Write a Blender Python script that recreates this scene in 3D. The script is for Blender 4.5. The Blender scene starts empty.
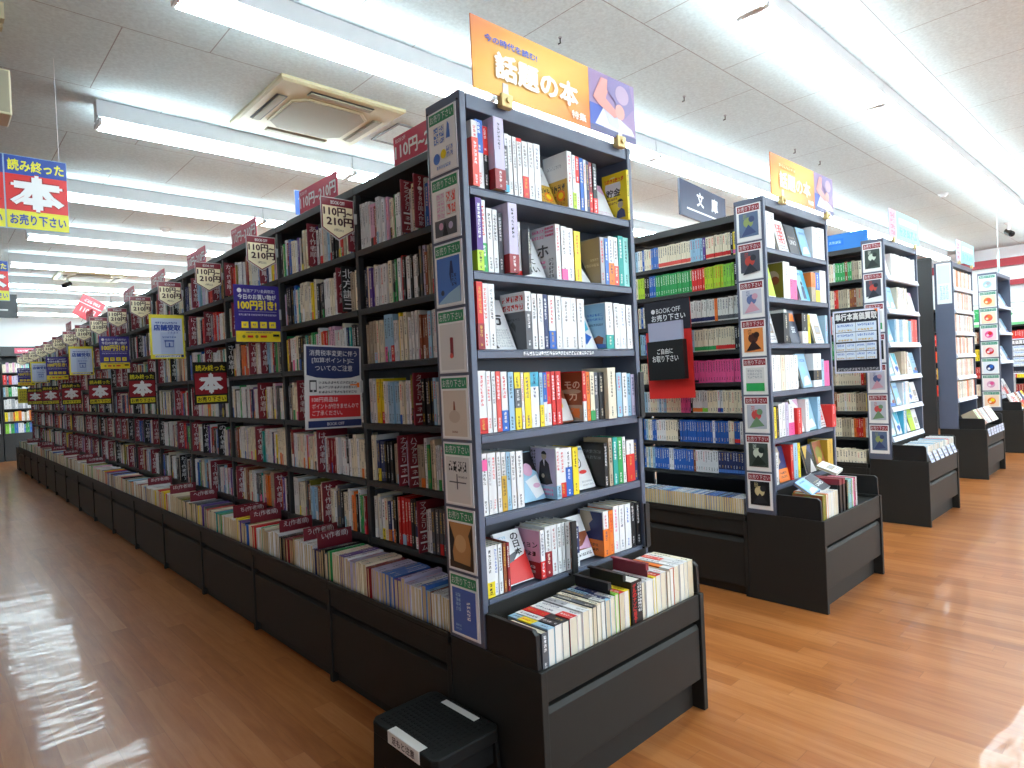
import bpy, math, random
import numpy as np
from mathutils import Matrix, Vector
random.seed(11)
D = bpy.data
SC = bpy.context.scene
COL = SC.collection
PI = math.pi
# ------------------------------------------------------------------ camera
CAM_H = 1.4; FPX = 635.2; YAW, PITCH, ROLL = 0.74844, -0.010248, -0.046689
def cam_axes():
    f = Vector((math.sin(YAW)*math.cos(PITCH), math.cos(YAW)*math.cos(PITCH), math.sin(PITCH)))
    r = Vector((math.cos(YAW), -math.sin(YAW), 0)); u = r.cross(f)
    return r*math.cos(ROLL)+u*math.sin(ROLL), -r*math.sin(ROLL)+u*math.cos(ROLL), f
CR, CU, CF = cam_axes()
def at(px, py, ax, val):
    """the point of the plane (axis ax = val) that the photograph's pixel shows"""
    d = CR*((px-512)/FPX)-CU*((py-384)/FPX)+CF
    o = Vector((0, 0, CAM_H))
    return o+d*((val-o[ax])/d[ax])
cam = D.objects.new('camera', D.cameras.new('camera')); COL.objects.link(cam)
cam.data.sensor_width = 36; cam.data.lens = FPX*36/1024; cam.data.clip_start = 0.02; cam.data.clip_end = 100
m = Matrix((CR, CU, -CF)).transposed().to_4x4(); m.translation = (0, 0, CAM_H); cam.matrix_world = m
SC.camera = cam
# ------------------------------------------------------------------ colour
def lin(h):
    h = h.lstrip('#'); o = []
    for i in (0, 2, 4):
        x = int(h[i:i+2], 16)/255
        o.append(x/12.92 if x <= .04045 else ((x+.055)/1.055)**2.4)
    return tuple(o)
NAMED = dict(w='e9eaea', iv='e4dcc4', cr='efe6cc', gr='a9abb0', dg='55575c', k='17171a', r='cf2a26', dr='8c1f26', co='e0574c', b='2a62b8',
             nv='27315e', lb='9cc4dc', cy='4fb3cf', te='1f9c93', tl='8fd0c8', gn='2f9a53', li='b4d334', lg='8fd14a', y='f0d62a', go='c9a23c', o='e77a2b',
             br='8a4a2c', be='b3a48c', pu='5c3c8a', la='c3bcd6', pk='e85f9c', pp='d9a9c4', ol='7d7a2c', mr='741726', pg='efe3c6', ow='dcdcd8', sl='3b4152', bb='4a78c4')
CNAME = dict(w='white', iv='ivory', cr='cream', gr='grey', dg='dark grey', k='black', r='red', dr='dark red', co='coral', b='blue', nv='navy', lb='light blue',
             cy='cyan', te='teal', tl='pale teal', gn='green', li='lime', lg='bright green', y='yellow', go='gold', o='orange', br='brown', be='beige', pu='purple',
             la='lavender', pk='pink', pp='pale pink', ol='olive', mr='maroon', pg='cream', ow='off-white', sl='slate', bb='mid blue')
def c(k):
    return lin(NAMED[k]) if k in NAMED else lin(k)
# ------------------------------------------------------------------ materials
def nt_new(name):
    mt = D.materials.new(name); mt.use_nodes = True
    nt = mt.node_tree; nt.nodes.clear()
    out = nt.nodes.new('ShaderNodeOutputMaterial'); b = nt.nodes.new('ShaderNodeBsdfPrincipled')
    nt.links.new(b.outputs[0], out.inputs[0])
    return mt, nt, b
def N(nt, t, **kw):
    n = nt.nodes.new(t)
    for k, v in kw.items(): setattr(n, k, v)
    return n
def math_(nt, op, a, b=None, c_=None):
    n = N(nt, 'ShaderNodeMath', operation=op)
    for i, v in enumerate((a, b, c_)):
        if v is None: continue
        if isinstance(v, (int, float)): n.inputs[i].default_value = v
        else: nt.links.new(v, n.inputs[i])
    return n.outputs[0]
def plain(name, col, rough=.45, metal=0., spec=.5, noise=.06):
    mt, nt, b = nt_new(name)
    b.inputs['Roughness'].default_value = rough; b.inputs['Metallic'].default_value = metal
    b.inputs['Specular IOR Level'].default_value = spec
    if noise:
        tc = N(nt, 'ShaderNodeTexCoord'); ns = N(nt, 'ShaderNodeTexNoise'); ns.inputs['Scale'].default_value = 9
        ns.inputs['Detail'].default_value = 4
        nt.links.new(tc.outputs['Object'], ns.inputs['Vector'])
        mx = N(nt, 'ShaderNodeMix', data_type='RGBA')
        nt.links.new(ns.outputs['Fac'], mx.inputs['Factor'])
        mx.inputs['A'].default_value = (*[x*(1-noise) for x in col], 1); mx.inputs['B'].default_value = (*[x*(1+noise) for x in col], 1)
        nt.links.new(mx.outputs['Result'], b.inputs['Base Color'])
    else:
        b.inputs['Base Color'].default_value = (*col, 1)
    return mt
def printed(name, rough=.4, spec=.4):
    """printed paper or card: the print's colour is an attribute of the mesh; small illegible type is a grid of random marks laid in UV cells"""
    mt, nt, b = nt_new(name); L = nt.links.new
    b.inputs['Roughness'].default_value = rough; b.inputs['Specular IOR Level'].default_value = spec
    ca = N(nt, 'ShaderNodeAttribute', attribute_name='col'); ia = N(nt, 'ShaderNodeAttribute', attribute_name='ink')
    uv = N(nt, 'ShaderNodeUVMap', uv_map='UVMap')
    sx = N(nt, 'ShaderNodeSeparateXYZ'); L(uv.outputs[0], sx.inputs[0])
    u, v = sx.outputs[0], sx.outputs[1]
    S = 6.0
    cu = math_(nt, 'FLOOR', math_(nt, 'MULTIPLY', u, S)); cv = math_(nt, 'FLOOR', math_(nt, 'MULTIPLY', v, S))
    cb = N(nt, 'ShaderNodeCombineXYZ'); L(cu, cb.inputs[0]); L(cv, cb.inputs[1])
    wn = N(nt, 'ShaderNodeTexWhiteNoise', noise_dimensions='2D'); L(cb.outputs[0], wn.inputs['Vector'])
    on = math_(nt, 'GREATER_THAN', wn.outputs['Value'], .42)
    fu = math_(nt, 'FRACT', u); fv = math_(nt, 'FRACT', v)
    g1 = math_(nt, 'LESS_THAN', math_(nt, 'ABSOLUTE', math_(nt, 'SUBTRACT', fu, .5)), .40)
    g2 = math_(nt, 'LESS_THAN', math_(nt, 'ABSOLUTE', math_(nt, 'SUBTRACT', fv, .5)), .40)
    e1 = math_(nt, 'GREATER_THAN', u, 0.0); e2 = math_(nt, 'LESS_THAN', u, ia.outputs['Alpha'])
    mk = on
    for g in (g1, g2, e1, e2): mk = math_(nt, 'MULTIPLY', mk, g)
    mx = N(nt, 'ShaderNodeMix', data_type='RGBA')
    L(mk, mx.inputs['Factor']); L(ca.outputs['Color'], mx.inputs['A']); L(ia.outputs['Color'], mx.inputs['B'])
    L(mx.outputs['Result'], b.inputs['Base Color'])
    return mt
M = {}
TUBE = 26.0; EXPO = .86
M['cover'] = printed('printed_book_cover', .38, .4)
M['sign'] = printed('printed_card', .3, .45)
M['matte'] = printed('printed_matte_paper', .6, .25)
def paper_mat():
    mt, nt, b = nt_new('page_edges'); L = nt.links.new
    b.inputs['Roughness'].default_value = .85; b.inputs['Specular IOR Level'].default_value = .15
    ca = N(nt, 'ShaderNodeAttribute', attribute_name='col')
    tc = N(nt, 'ShaderNodeTexCoord'); mp = N(nt, 'ShaderNodeMapping'); mp.inputs['Scale'].default_value = (900, 4, 4)
    L(tc.outputs['Object'], mp.inputs[0]); ns = N(nt, 'ShaderNodeTexNoise'); ns.inputs['Scale'].default_value = 1; L(mp.outputs[0], ns.inputs['Vector'])
    rp = N(nt, 'ShaderNodeMapRange'); L(ns.outputs['Fac'], rp.inputs[0]); rp.inputs[3].default_value = .78; rp.inputs[4].default_value = 1.0
    mx = N(nt, 'ShaderNodeMix', data_type='RGBA', blend_type='MULTIPLY'); mx.inputs['Factor'].default_value = 1
    L(ca.outputs['Color'], mx.inputs['A']); L(rp.outputs[0], mx.inputs['B']); L(mx.outputs['Result'], b.inputs['Base Color'])
    return mt
M['page'] = paper_mat()
M['frame'] = plain('painted_steel_slate', (.082, .096, .142), .4)
M['row'] = plain('painted_steel_charcoal', (.024, .023, .023), .45)
M['base'] = plain('painted_steel_dark_brown', (.018, .0165, .0145), .5, 0, .22)
M['backp'] = plain('painted_steel_back', (.05, .052, .062), .5)
M['black'] = plain('black_plastic', (.010, .010, .0105), .42, 0, .35)
M['blackm'] = plain('black_moulded_plastic', (.006, .006, .0055), .6, 0, .2)
M['bolt'] = plain('dark_bolt', (.01, .01, .012), .3, .6)
M['cream'] = plain('cream_plastic', (.56, .50, .31), .45)
M['creamd'] = plain('aged_cream_grille', (.30, .27, .18), .6)
M['clip'] = plain('brass_clip', (.62, .47, .20), .35, .3)
M['white'] = plain('white_enamel', (.80, .82, .82), .35)
M['wall'] = plain('white_wall', (.86, .87, .87), .75, noise=.02)
M['red'] = plain('red_board', (.20, .016, .028), .4)
M['redt'] = plain('dark_red_trim', (.33, .02, .03), .5)
M['grey'] = plain('grey_plastic', (.42, .43, .44), .5)
M['rim'] = plain('grey_rim', (.16, .16, .16), .5)
M['clear'] = plain('clear_sleeve_edge', (.78, .80, .82), .15)
M['label'] = plain('price_rail_white', (.72, .78, .88), .35)
M['wire'] = plain('pale_string', (.75, .76, .76), .5)
M['blue'] = plain('blue_header_board', (.02, .19, .58), .4)
def tube_mat():
    mt = D.materials.new('fluorescent_tube'); mt.use_nodes = True; nt = mt.node_tree; nt.nodes.clear()
    o = nt.nodes.new('ShaderNodeOutputMaterial'); e = nt.nodes.new('ShaderNodeEmission')
    e.inputs[0].default_value = (.76, .93, 1, 1); e.inputs[1].default_value = TUBE
    nt.links.new(e.outputs[0], o.inputs[0]); return mt
M['tube'] = tube_mat()
def floor_mat():
    mt, nt, b = nt_new('wood_plank_floor'); L = nt.links.new
    tc = N(nt, 'ShaderNodeTexCoord'); sx = N(nt, 'ShaderNodeSeparateXYZ'); L(tc.outputs['Object'], sx.inputs[0])
    x, y = sx.outputs[0], sx.outputs[1]; PW, PL = .085, 1.0
    xr = math_(nt, 'DIVIDE', x, PW); row = math_(nt, 'FLOOR', xr)
    w1 = N(nt, 'ShaderNodeTexWhiteNoise', noise_dimensions='1D'); L(row, w1.inputs['W'])
    yr = math_(nt, 'DIVIDE', math_(nt, 'ADD', y, math_(nt, 'MULTIPLY', w1.outputs['Value'], 7.0)), PL); colm = math_(nt, 'FLOOR', yr)
    cb = N(nt, 'ShaderNodeCombineXYZ'); L(row, cb.inputs[0]); L(colm, cb.inputs[1])
    w2 = N(nt, 'ShaderNodeTexWhiteNoise', noise_dimensions='2D'); L(cb.outputs[0], w2.inputs['Vector'])
    # grain stretched along the plank, shifted per plank
    gv = N(nt, 'ShaderNodeCombineXYZ'); L(math_(nt, 'MULTIPLY', x, 28.0), gv.inputs[0]); L(math_(nt, 'MULTIPLY', y, 2.2), gv.inputs[1]); L(math_(nt, 'MULTIPLY', w2.outputs['Value'], 40.0), gv.inputs[2])
    gn = N(nt, 'ShaderNodeTexNoise'); gn.inputs['Scale'].default_value = 1.0; gn.inputs['Detail'].default_value = 5; gn.inputs['Roughness'].default_value = .62; gn.inputs['Distortion'].default_value = .6
    L(gv.outputs[0], gn.inputs['Vector'])
    f = math_(nt, 'ADD', math_(nt, 'MULTIPLY_ADD', w2.outputs['Value'], .30, .17), math_(nt, 'MULTIPLY', math_(nt, 'SUBTRACT', gn.outputs['Fac'], .5), .75))
    rp = N(nt, 'ShaderNodeValToRGB'); cr = rp.color_ramp
    cr.elements[0].position = 0.0; cr.elements[0].color = (.21, .056, .010, 1); cr.elements[1].position = .62; cr.elements[1].color = (.435, .177, .060, 1)
    e = cr.elements.new(.30); e.color = (.335, .109, .026, 1)
    L(f, rp.inputs[0])
    sd = math_(nt, 'GREATER_THAN', math_(nt, 'ABSOLUTE', math_(nt, 'SUBTRACT', math_(nt, 'FRACT', xr), .5)), .488)
    se = math_(nt, 'GREATER_THAN', math_(nt, 'ABSOLUTE', math_(nt, 'SUBTRACT', math_(nt, 'FRACT', yr), .5)), .4985)
    seam = math_(nt, 'MULTIPLY', math_(nt, 'MAXIMUM', sd, se), .35)
    mx = N(nt, 'ShaderNodeMix', data_type='RGBA'); L(seam, mx.inputs['Factor']); L(rp.outputs[0], mx.inputs['A']); mx.inputs['B'].default_value = (.12, .035, .012, 1)
    L(mx.outputs['Result'], b.inputs['Base Color'])
    rn = N(nt, 'ShaderNodeTexNoise'); rn.inputs['Scale'].default_value = 1.3; rn.inputs['Detail'].default_value = 3; L(tc.outputs['Object'], rn.inputs['Vector'])
    mr = N(nt, 'ShaderNodeMapRange'); L(rn.outputs['Fac'], mr.inputs[0]); mr.inputs[3].default_value = .30; mr.inputs[4].default_value = .40
    L(mr.outputs[0], b.inputs['Roughness']); b.inputs['Specular IOR Level'].default_value = .28; b.inputs['Coat Weight'].default_value = .38; b.inputs['Coat Roughness'].default_value = .085
    # the sheet lies slightly wavy
    bm = N(nt, 'ShaderNodeMapping'); bm.inputs['Scale'].default_value = (1.0, 2.6, 1); L(tc.outputs['Object'], bm.inputs[0]); bn = N(nt, 'ShaderNodeTexNoise'); bn.inputs['Scale'].default_value = 2.2; bn.inputs['Detail'].default_value = 2; L(bm.outputs[0], bn.inputs['Vector'])
    bp = N(nt, 'ShaderNodeBump'); bp.inputs['Strength'].default_value = .09; bp.inputs['Distance'].default_value = .05; L(bn.outputs['Fac'], bp.inputs['Height'])
    L(bp.outputs[0], b.inputs['Coat Normal'])
    return mt
def ceil_mat():
    mt, nt, b = nt_new('mineral_ceiling_tile'); L = nt.links.new
    tc = N(nt, 'ShaderNodeTexCoord'); mp = N(nt, 'ShaderNodeMapping'); mp.inputs['Location'].default_value = (-.9223+.473, -4.114+.946*8, 0)
    L(tc.outputs['Object'], mp.inputs[0])
    bt = N(nt, 'ShaderNodeTexBrick'); bt.offset = .5; bt.inputs['Scale'].default_value = 1; bt.inputs['Mortar Size'].default_value = .0035; bt.inputs['Mortar Smooth'].default_value = .2
    bt.inputs['Brick Width'].default_value = .946; bt.inputs['Row Height'].default_value = .946
    bt.inputs['Color1'].default_value = (.76, .86, .87, 1); bt.inputs['Color2'].default_value = (.74, .84, .85, 1); bt.inputs['Mortar'].default_value = (.42, .42, .42, 1)
    L(mp.outputs[0], bt.inputs['Vector'])
    ns = N(nt, 'ShaderNodeTexNoise'); ns.inputs['Scale'].default_value = 55; ns.inputs['Detail'].default_value = 4; L(tc.outputs['Object'], ns.inputs['Vector'])
    mr = N(nt, 'ShaderNodeMapRange'); L(ns.outputs['Fac'], mr.inputs[0]); mr.inputs[1].default_value = .3; mr.inputs[2].default_value = .7; mr.inputs[3].default_value = .84; mr.inputs[4].default_value = 1.0
    mx = N(nt, 'ShaderNodeMix', data_type='RGBA', blend_type='MULTIPLY'); mx.inputs['Factor'].default_value = 1
    L(bt.outputs['Color'], mx.inputs['A']); L(mr.outputs[0], mx.inputs['B']); L(mx.outputs['Result'], b.inputs['Base Color'])
    b.inputs['Roughness'].default_value = .9; b.inputs['Specular IOR Level'].default_value = .1
    return mt
M['floor'] = floor_mat(); M['ceiling'] = ceil_mat()
# ------------------------------------------------------------------ mesh builder
class MB:
    def __init__(s): s.v = []; s.f = []; s.c = []; s.i = []; s.uv = []
    def face(s, idx, col=(.5, .5, .5), ink=(0, 0, 0, 0), uv=None):
        s.f.append(tuple(idx)); n = len(idx)
        s.c += [(*col, 1)]*n; s.i += [ink]*n; s.uv += (uv if uv else [(-1, -1)]*n)
    def quad(s, a, b, c_, d, col=(.5, .5, .5), ink=(0, 0, 0, 0), uv=None):
        n = len(s.v); s.v += [tuple(a), tuple(b), tuple(c_), tuple(d)]; s.face((n, n+1, n+2, n+3), col, ink, uv)
    def box(s, x0, y0, z0, x1, y1, z1, col=(.5, .5, .5), top=None, skip='', front=None):
        n = len(s.v)
        s.v += [(x0, y0, z0), (x1, y0, z0), (x1, y1, z0), (x0, y1, z0), (x0, y0, z1), (x1, y0, z1), (x1, y1, z1), (x0, y1, z1)]
        for k, q in dict(b=(0, 3, 2, 1), t=(4, 5, 6, 7), f=(0, 1, 5, 4), r=(1, 2, 6, 5), k=(2, 3, 7, 6), l=(3, 0, 4, 7)).items():
            if k in skip: continue
            s.face([n+j for j in q], top if (k == 't' and top) else front if (k == 'f' and front) else col)
        return s
    def prism(s, pts, ax, a0, a1, col=(.5, .5, .5)):
        """pts: outline in the two other axes, extruded along ax from a0 to a1"""
        n = len(s.v); k = len(pts)
        def P(p, a):
            q = [0, 0, 0]; q[ax] = a; o = [i for i in (0, 1, 2) if i != ax]; q[o[0]] = p[0]; q[o[1]] = p[1]; return tuple(q)
        s.v += [P(p, a0) for p in pts]+[P(p, a1) for p in pts]
        s.face(range(n+k-1, n-1, -1), col); s.face(range(n+k, n+2*k), col)
        for j in range(k):
            s.face((n+j, n+(j+1) % k, n+k+(j+1) % k, n+k+j), col)
        return s
    def cyl(s, p0, p1, r, seg=10, col=(.5, .5, .5), r1=None):
        p0, p1 = Vector(p0), Vector(p1); d = (p1-p0).normalized(); r1 = r if r1 is None else r1
        a = d.orthogonal().normalized(); b = d.cross(a); n = len(s.v)
        for p, q in ((p0, r), (p1, r1)):
            for j in range(seg):
                t = 2*PI*j/seg; s.v.append(tuple(p+a*math.cos(t)*q+b*math.sin(t)*q))
        for j in range(seg):
            s.face((n+j, n+(j+1) % seg, n+seg+(j+1) % seg, n+seg+j), col)
        s.face(range(n+seg-1, n-1, -1), col); s.face(range(n+seg, n+2*seg), col)
        return s
    def mesh(s, name):
        me = D.meshes.new(name); me.from_pydata(s.v, [], s.f)
        a = me.attributes.new('col', 'FLOAT_COLOR', 'CORNER'); a.data.foreach_set('color', np.array(s.c, np.float32).ravel())
        a = me.attributes.new('ink', 'FLOAT_COLOR', 'CORNER'); a.data.foreach_set('color', np.array(s.i, np.float32).ravel())
        u = me.uv_layers.new(name='UVMap'); u.data.foreach_set('uv', np.array(s.uv, np.float32).ravel())
        me.update(); return me
def link(name, me, mat, parent=None, loc=(0, 0, 0), rot=(0, 0, 0), bev=0, smooth=False):
    if isinstance(me, MB): me = me.mesh(name)
    if mat and not me.materials: me.materials.append(M[mat])
    o = D.objects.new(name, me); COL.objects.link(o); o.location = loc; o.rotation_euler = rot
    if parent: o.parent = parent
    if bev:
        b = o.modifiers.new('edge', 'BEVEL'); b.width = bev; b.segments = 2; b.limit_method = 'ANGLE'
    if smooth:
        for p in me.polygons: p.use_smooth = True
    return o
def tag(o, label=None, cat=None, group=None, kind=None):
    if label: o['label'] = label
    if cat: o['category'] = cat
    if group: o['group'] = group
    if kind: o['kind'] = kind
    return o
def thing(name, label, cat, loc=(0, 0, 0), rot=(0, 0, 0), group=None):
    o = D.objects.new(name, None); COL.objects.link(o); o.location = loc; o.rotation_euler = rot; o.empty_display_size = .05
    return tag(o, label, cat, group)
KIDS = {}
def copy_tree(o, parent=None, loc=None, rot=None, label=None, group=None):
    n = o.copy(); COL.objects.link(n)
    if parent: n.parent = parent
    if loc is not None: n.location = loc
    if rot is not None: n.rotation_euler = rot
    if label: n['label'] = label
    if group: n['group'] = group
    for ch in list(o.children): copy_tree(ch, n)
    return n
ORD = ('zeroth first second third fourth fifth sixth seventh eighth ninth tenth eleventh twelfth thirteenth fourteenth fifteenth sixteenth seventeenth eighteenth nineteenth twentieth').split()
TENS = {20: 'twenty', 30: 'thirty', 40: 'forty', 50: 'fifty', 60: 'sixty'}
def nth(n):
    if n <= 20: return ORD[n]
    t, u = n//10*10, n % 10
    return TENS[t]+'-'+ORD[u] if u else TENS[t][:-1]+'ieth'
# ------------------------------------------------------------------ lettering
GLY = {}
def glyphs(s):
    k = s
    if k not in GLY:
        cu = D.curves.new('t', 'FONT'); cu.body = s; cu.size = 1; cu.resolution_u = 2; cu.fill_mode = 'FRONT'
        o = D.objects.new('t', cu); COL.objects.link(o)
        dg = bpy.context.evaluated_depsgraph_get(); me = D.meshes.new_from_object(o.evaluated_get(dg))
        vs = [(v.co.x, v.co.y) for v in me.vertices]; fs = [tuple(p.vertices) for p in me.polygons]
        D.objects.remove(o); D.curves.remove(cu); D.meshes.remove(me)
        if vs:
            x0, x1 = min(v[0] for v in vs), max(v[0] for v in vs); y0, y1 = min(v[1] for v in vs), max(v[1] for v in vs)
        else: x0 = y0 = 0; x1 = y1 = 1
        GLY[k] = ([(v[0]-x0, v[1]-y0) for v in vs], fs, x1-x0, y1-y0)
    return GLY[k]
class Sheet(MB):
    """flat print on a surface: o the lower corner, ax along the reading direction, az up, both in metres; n the surface normal"""
    def __init__(s, o=(0, 0, 0), ax=(1, 0, 0), az=(0, 0, 1), w=1., h=1., step=.0005):
        super().__init__(); s.o = Vector(o); s.ax = Vector(ax); s.az = Vector(az); s.n = s.ax.cross(s.az).normalized(); s.w = w; s.h = h; s.k = 1; s.step = step
    def P(s, u, v, k=None): return tuple(s.o+s.ax*(u*s.w)+s.az*(v*s.h)+s.n*(s.step*(k or s.k)))
    def rect(s, u0, v0, u1, v1, col, ink=None, cols=0, rows=0):
        uv = None; ik = (0, 0, 0, 0)
        if cols:
            r0 = random.randint(1, 400); c0 = 0
            uv = [(.001, r0+.001), (cols-.001, r0+.001), (cols-.001, r0+rows-.001), (.001, r0+rows-.001)]; ik = (*c(ink), cols)
        s.quad(s.P(u0, v0), s.P(u1, v0), s.P(u1, v1), s.P(u0, v1), c(col), ik, uv); s.k += 1; return s
    def marks(s, u0, v0, u1, v1, bg, ink, cols, rows=1, gap=.45):
        """rows of small type, cols characters to a row"""
        hh = (v1-v0)/(rows+(rows-1)*gap)
        for r in range(rows):
            a = v1-r*hh*(1+gap)-hh
            s.rect(u0, a, u1, a+hh, bg, ink, cols, 1); s.k -= 1
        s.k += 1; return s
    def grad(s, u0, v0, u1, v1, rows):
        """smooth printed blend: rows of colours, lowest row first"""
        nr, nc = len(rows), len(rows[0]); n = len(s.v)
        for j in range(nr):
            for i in range(nc): s.v.append(s.P(u0+(u1-u0)*i/(nc-1), v0+(v1-v0)*j/(nr-1)))
        for j in range(nr-1):
            for i in range(nc-1):
                q = ((j, i), (j, i+1), (j+1, i+1), (j+1, i)); s.face([n+a*nc+b for a, b in q]); s.c[-4:] = [(*c(rows[a][b]), 1) for a, b in q]
        s.k += 1; return s
    def poly(s, pts, col):
        n = len(s.v); s.v += [s.P(*p) for p in pts]; s.face(range(n, n+len(pts)), c(col)); s.k += 1; return s
    def disc(s, u, v, ru, col, rv=None, seg=18, a0=0, a1=2*PI):
        rv = ru*s.w/s.h if rv is None else rv
        return s.poly([(u+math.cos(a0+(a1-a0)*j/seg)*ru, v+math.sin(a0+(a1-a0)*j/seg)*rv) for j in range(seg)], col)
    def text(s, t, u0, v0, u1, v1, col, bold=.02, fit=True):
        """t fills the box; stretched at most by half"""
        vs, fs, w, h = glyphs(t)
        W, H = (u1-u0)*s.w, (v1-v0)*s.h
        sy = H/h; sx = W/w
        if fit:
            sx = min(sx, sy*1.35); sy = min(sy, sx*1.6)
        ox, oy = (W-w*sx)/2, (H-h*sy)/2
        for q, (dx, dy) in enumerate(((0, 0),) if bold <= .012 else ((-bold, 0), (bold, 0), (0, -bold), (0, bold))):
            n = len(s.v); kk = s.k+q*.18
            for x, y in vs: s.v.append(s.P(u0+(ox+(x+dx)*sx)/s.w, v0+(oy+(y+dy)*sy)/s.h, kk))
            for f in fs: s.face([n+j for j in f], c(col))
        s.k += 1; return s
    def vtext(s, t, u0, v0, u1, v1, col, bold=.02):
        n = len(t); hh = (v1-v0)/n
        for i, ch in enumerate(t): 
            if ch != ' ': s.text(ch, u0, v1-(i+1)*hh+hh*.06, u1, v1-i*hh-hh*.06, col, bold); s.k -= 1
        s.k += 1; return s
# ------------------------------------------------------------------ room shell
DAY = 105
X0, X1, Y0, Y1, ZC = -6.0, 15.6, -8.0, 19.5, 3.50
def struct(name, mb, mat):
    return tag(link(name, mb, mat), kind='structure')
struct('floor', MB().box(X0, Y0, -.1, X1, Y1, 0), 'floor')
struct('ceiling', MB().box(X0, Y0, ZC, X1, Y1, ZC+.1), 'ceiling')
struct('wall_back', MB().box(X0, Y1, 0, X1, Y1+.1, ZC), 'wall')
wf = MB().box(X0, Y0-.1, 0, X1, Y0, .45).box(X0, Y0-.1, 2.9, X1, Y0, ZC)
WX = [(-4.6, .4), (1.2, 6.2), (7.0, 12.0)]
px_ = X0
for a_, b_ in WX+[(X1, X1)]:
    wf.box(px_, Y0-.1, .45, a_, Y0, 2.9); px_ = b_
struct('wall_front', wf, 'wall')
for i, (a_, b_) in enumerate(WX):
    fr = MB().box(a_, Y0-.08, .45, b_, Y0-.02, .50).box(a_, Y0-.08, 2.85, b_, Y0-.02, 2.9)
    for q in range(4): xx = a_+(b_-a_-.05)*q/3; fr.box(xx, Y0-.08, .50, xx+.05, Y0-.02, 2.85)
    struct(f'window_{i+1}', fr, 'white')
    la = D.lights.new('daylight', 'AREA'); la.shape = 'RECTANGLE'; la.size = b_-a_; la.size_y = 2.35; la.energy = DAY; la.color = (.62, .80, 1.0)
    lo = D.objects.new('daylight', la); COL.objects.link(lo); lo.location = ((a_+b_)/2, Y0-.01, 1.675); lo.rotation_euler = (PI/2, 0, 0)
struct('wall_left', MB().box(X0-.1, Y0, 0, X0, Y1, ZC), 'wall')
struct('wall_right', MB().box(X1, Y0, 0, X1+.1, Y1, ZC), 'wall')
struct('trim_1', MB().box(X1-.12, -3, 3.12, X1-.002, 7, 3.27), 'redt')
struct('trim_2', MB().box(X1-.12, -3, 2.74, X1-.002, 2.5, 2.84), 'redt')
struct('baseboard_back', MB().box(X0, Y1-.012, 0, X1, Y1-.001, .08), 'base')
# ------------------------------------------------------------------ lamps
ROWS_Y = [1.60, 3.34, 5.27, 7.36, 9.42, 11.45, 13.5, 15.5, 17.9]
FL = 2.0
def fixture_proto():
    t = thing('ceiling_light', 'twin tube white fluorescent batten', 'ceiling light')
    zt = ZC-.165
    link('batten_body', MB().prism([(-.05, ZC-.004), (-.05, zt+.05), (-.083, zt+.036), (-.083, zt+.030), (-.03, zt+.028), (-.02, zt+.014), (.02, zt+.014), (.03, zt+.028), (.083, zt+.030), (.083, zt+.036), (.05, zt+.05), (.05, ZC-.004)], 0, .004, FL-.004), 'white', t)  # side wings added to keep tube light off the ceiling just above
    for s in (-1, 1):
        link('tube', MB().cyl((.03, s*.078, zt), (FL-.03, s*.078, zt), .016, 8), 'tube', t)
    for x in (.006, FL-.028):
        link('lamp_holder', MB().box(x, -.092, zt-.010, x+.022, .092, zt+.02), 'white', t, bev=.003)
    return t
lamp0 = None
rowname = ['over the front ends of the bookcases', 'behind the tall orange header', 'second line along the long aisle', 'third line along the long aisle', 'fourth line along the long aisle',
           'fifth line along the long aisle', 'sixth line along the long aisle', 'seventh line along the long aisle', 'last line before the far wall']
for r, y in enumerate(ROWS_Y):
    for k in range(7):
        x = .98+k*FL + (0.42 if r == 0 else 0)
        if x+FL > X1: continue
        lab = f'white twin-tube batten, {nth(k+1)} along its line, {rowname[r]}'
        if lamp0 is None:
            lamp0 = fixture_proto(); lamp0.location = (x, y, 0); lamp0['label'] = lab; lamp0['group'] = 'fluorescent battens in lines across the ceiling'
        else: copy_tree(lamp0, loc=(x, y, 0), label=lab)
# the same lines go on over the open floor in front of the bookcases, behind the camera
for r, y in enumerate((-.45, -2.4, -4.4, -6.4)):
    for k in range(7):
        copy_tree(lamp0, loc=(.98+k*FL-2.0*(r == 9), y, 0), label='twin tube white fluorescent batten over the open floor in front of the bookcases', group='battens over the open floor')
# air conditioners
def aircon(cx, cy, label):
    t = thing('ceiling_air_conditioner', label, 'air conditioner', (cx, cy, ZC)); a = .49
    b = MB(); z1 = -.002; z0 = -.035
    # bevelled face plate with four slots around an octagonal grille
    b.prism([(-a, -a), (a, -a), (a, a), (-a, a)], 2, z0+.012, z1)
    b.v += []; n = len(b.v)
    lo, hi = a-.018, a
    b.v += [(-hi, -hi, z0+.012), (hi, -hi, z0+.012), (hi, hi, z0+.012), (-hi, hi, z0+.012), (-lo, -lo, z0), (lo, -lo, z0), (lo, lo, z0), (-lo, lo, z0)]
    for i in range(4): b.face((n+i, n+4+i, n+4+(i+1) % 4, n+(i+1) % 4))
    b.face((n+7, n+6, n+5, n+4))
    link('face_plate', b, 'cream', t)
    o = .29; q = .09
    oct_ = [(-o+q, -o), (o-q, -o), (o, -o+q), (o, o-q), (o-q, o), (-o+q, o), (-o, o-q), (-o, -o+q)]
    link('grille_rim', MB().prism([(x*1.06, y*1.06) for x, y in oct_], 2, z0-.010, z0-.001), 'cream', t)
    link('return_grille', MB().prism(oct_, 2, z0-.014, z0-.0105), 'creamd', t)
    for i in range(4):
        an = i*PI/2; r = (0, 0, an)
        link('air_slot', MB().box(-.25, .345, z0-.004, .25, .425, z0-.0005), 'black' if i in (1, 2) else 'creamd', t, rot=r)
        link('louver', MB().box(-.245, .36, z0-.012, .245, .41, z0-.005), 'creamd', t, rot=r)
    return t
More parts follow.
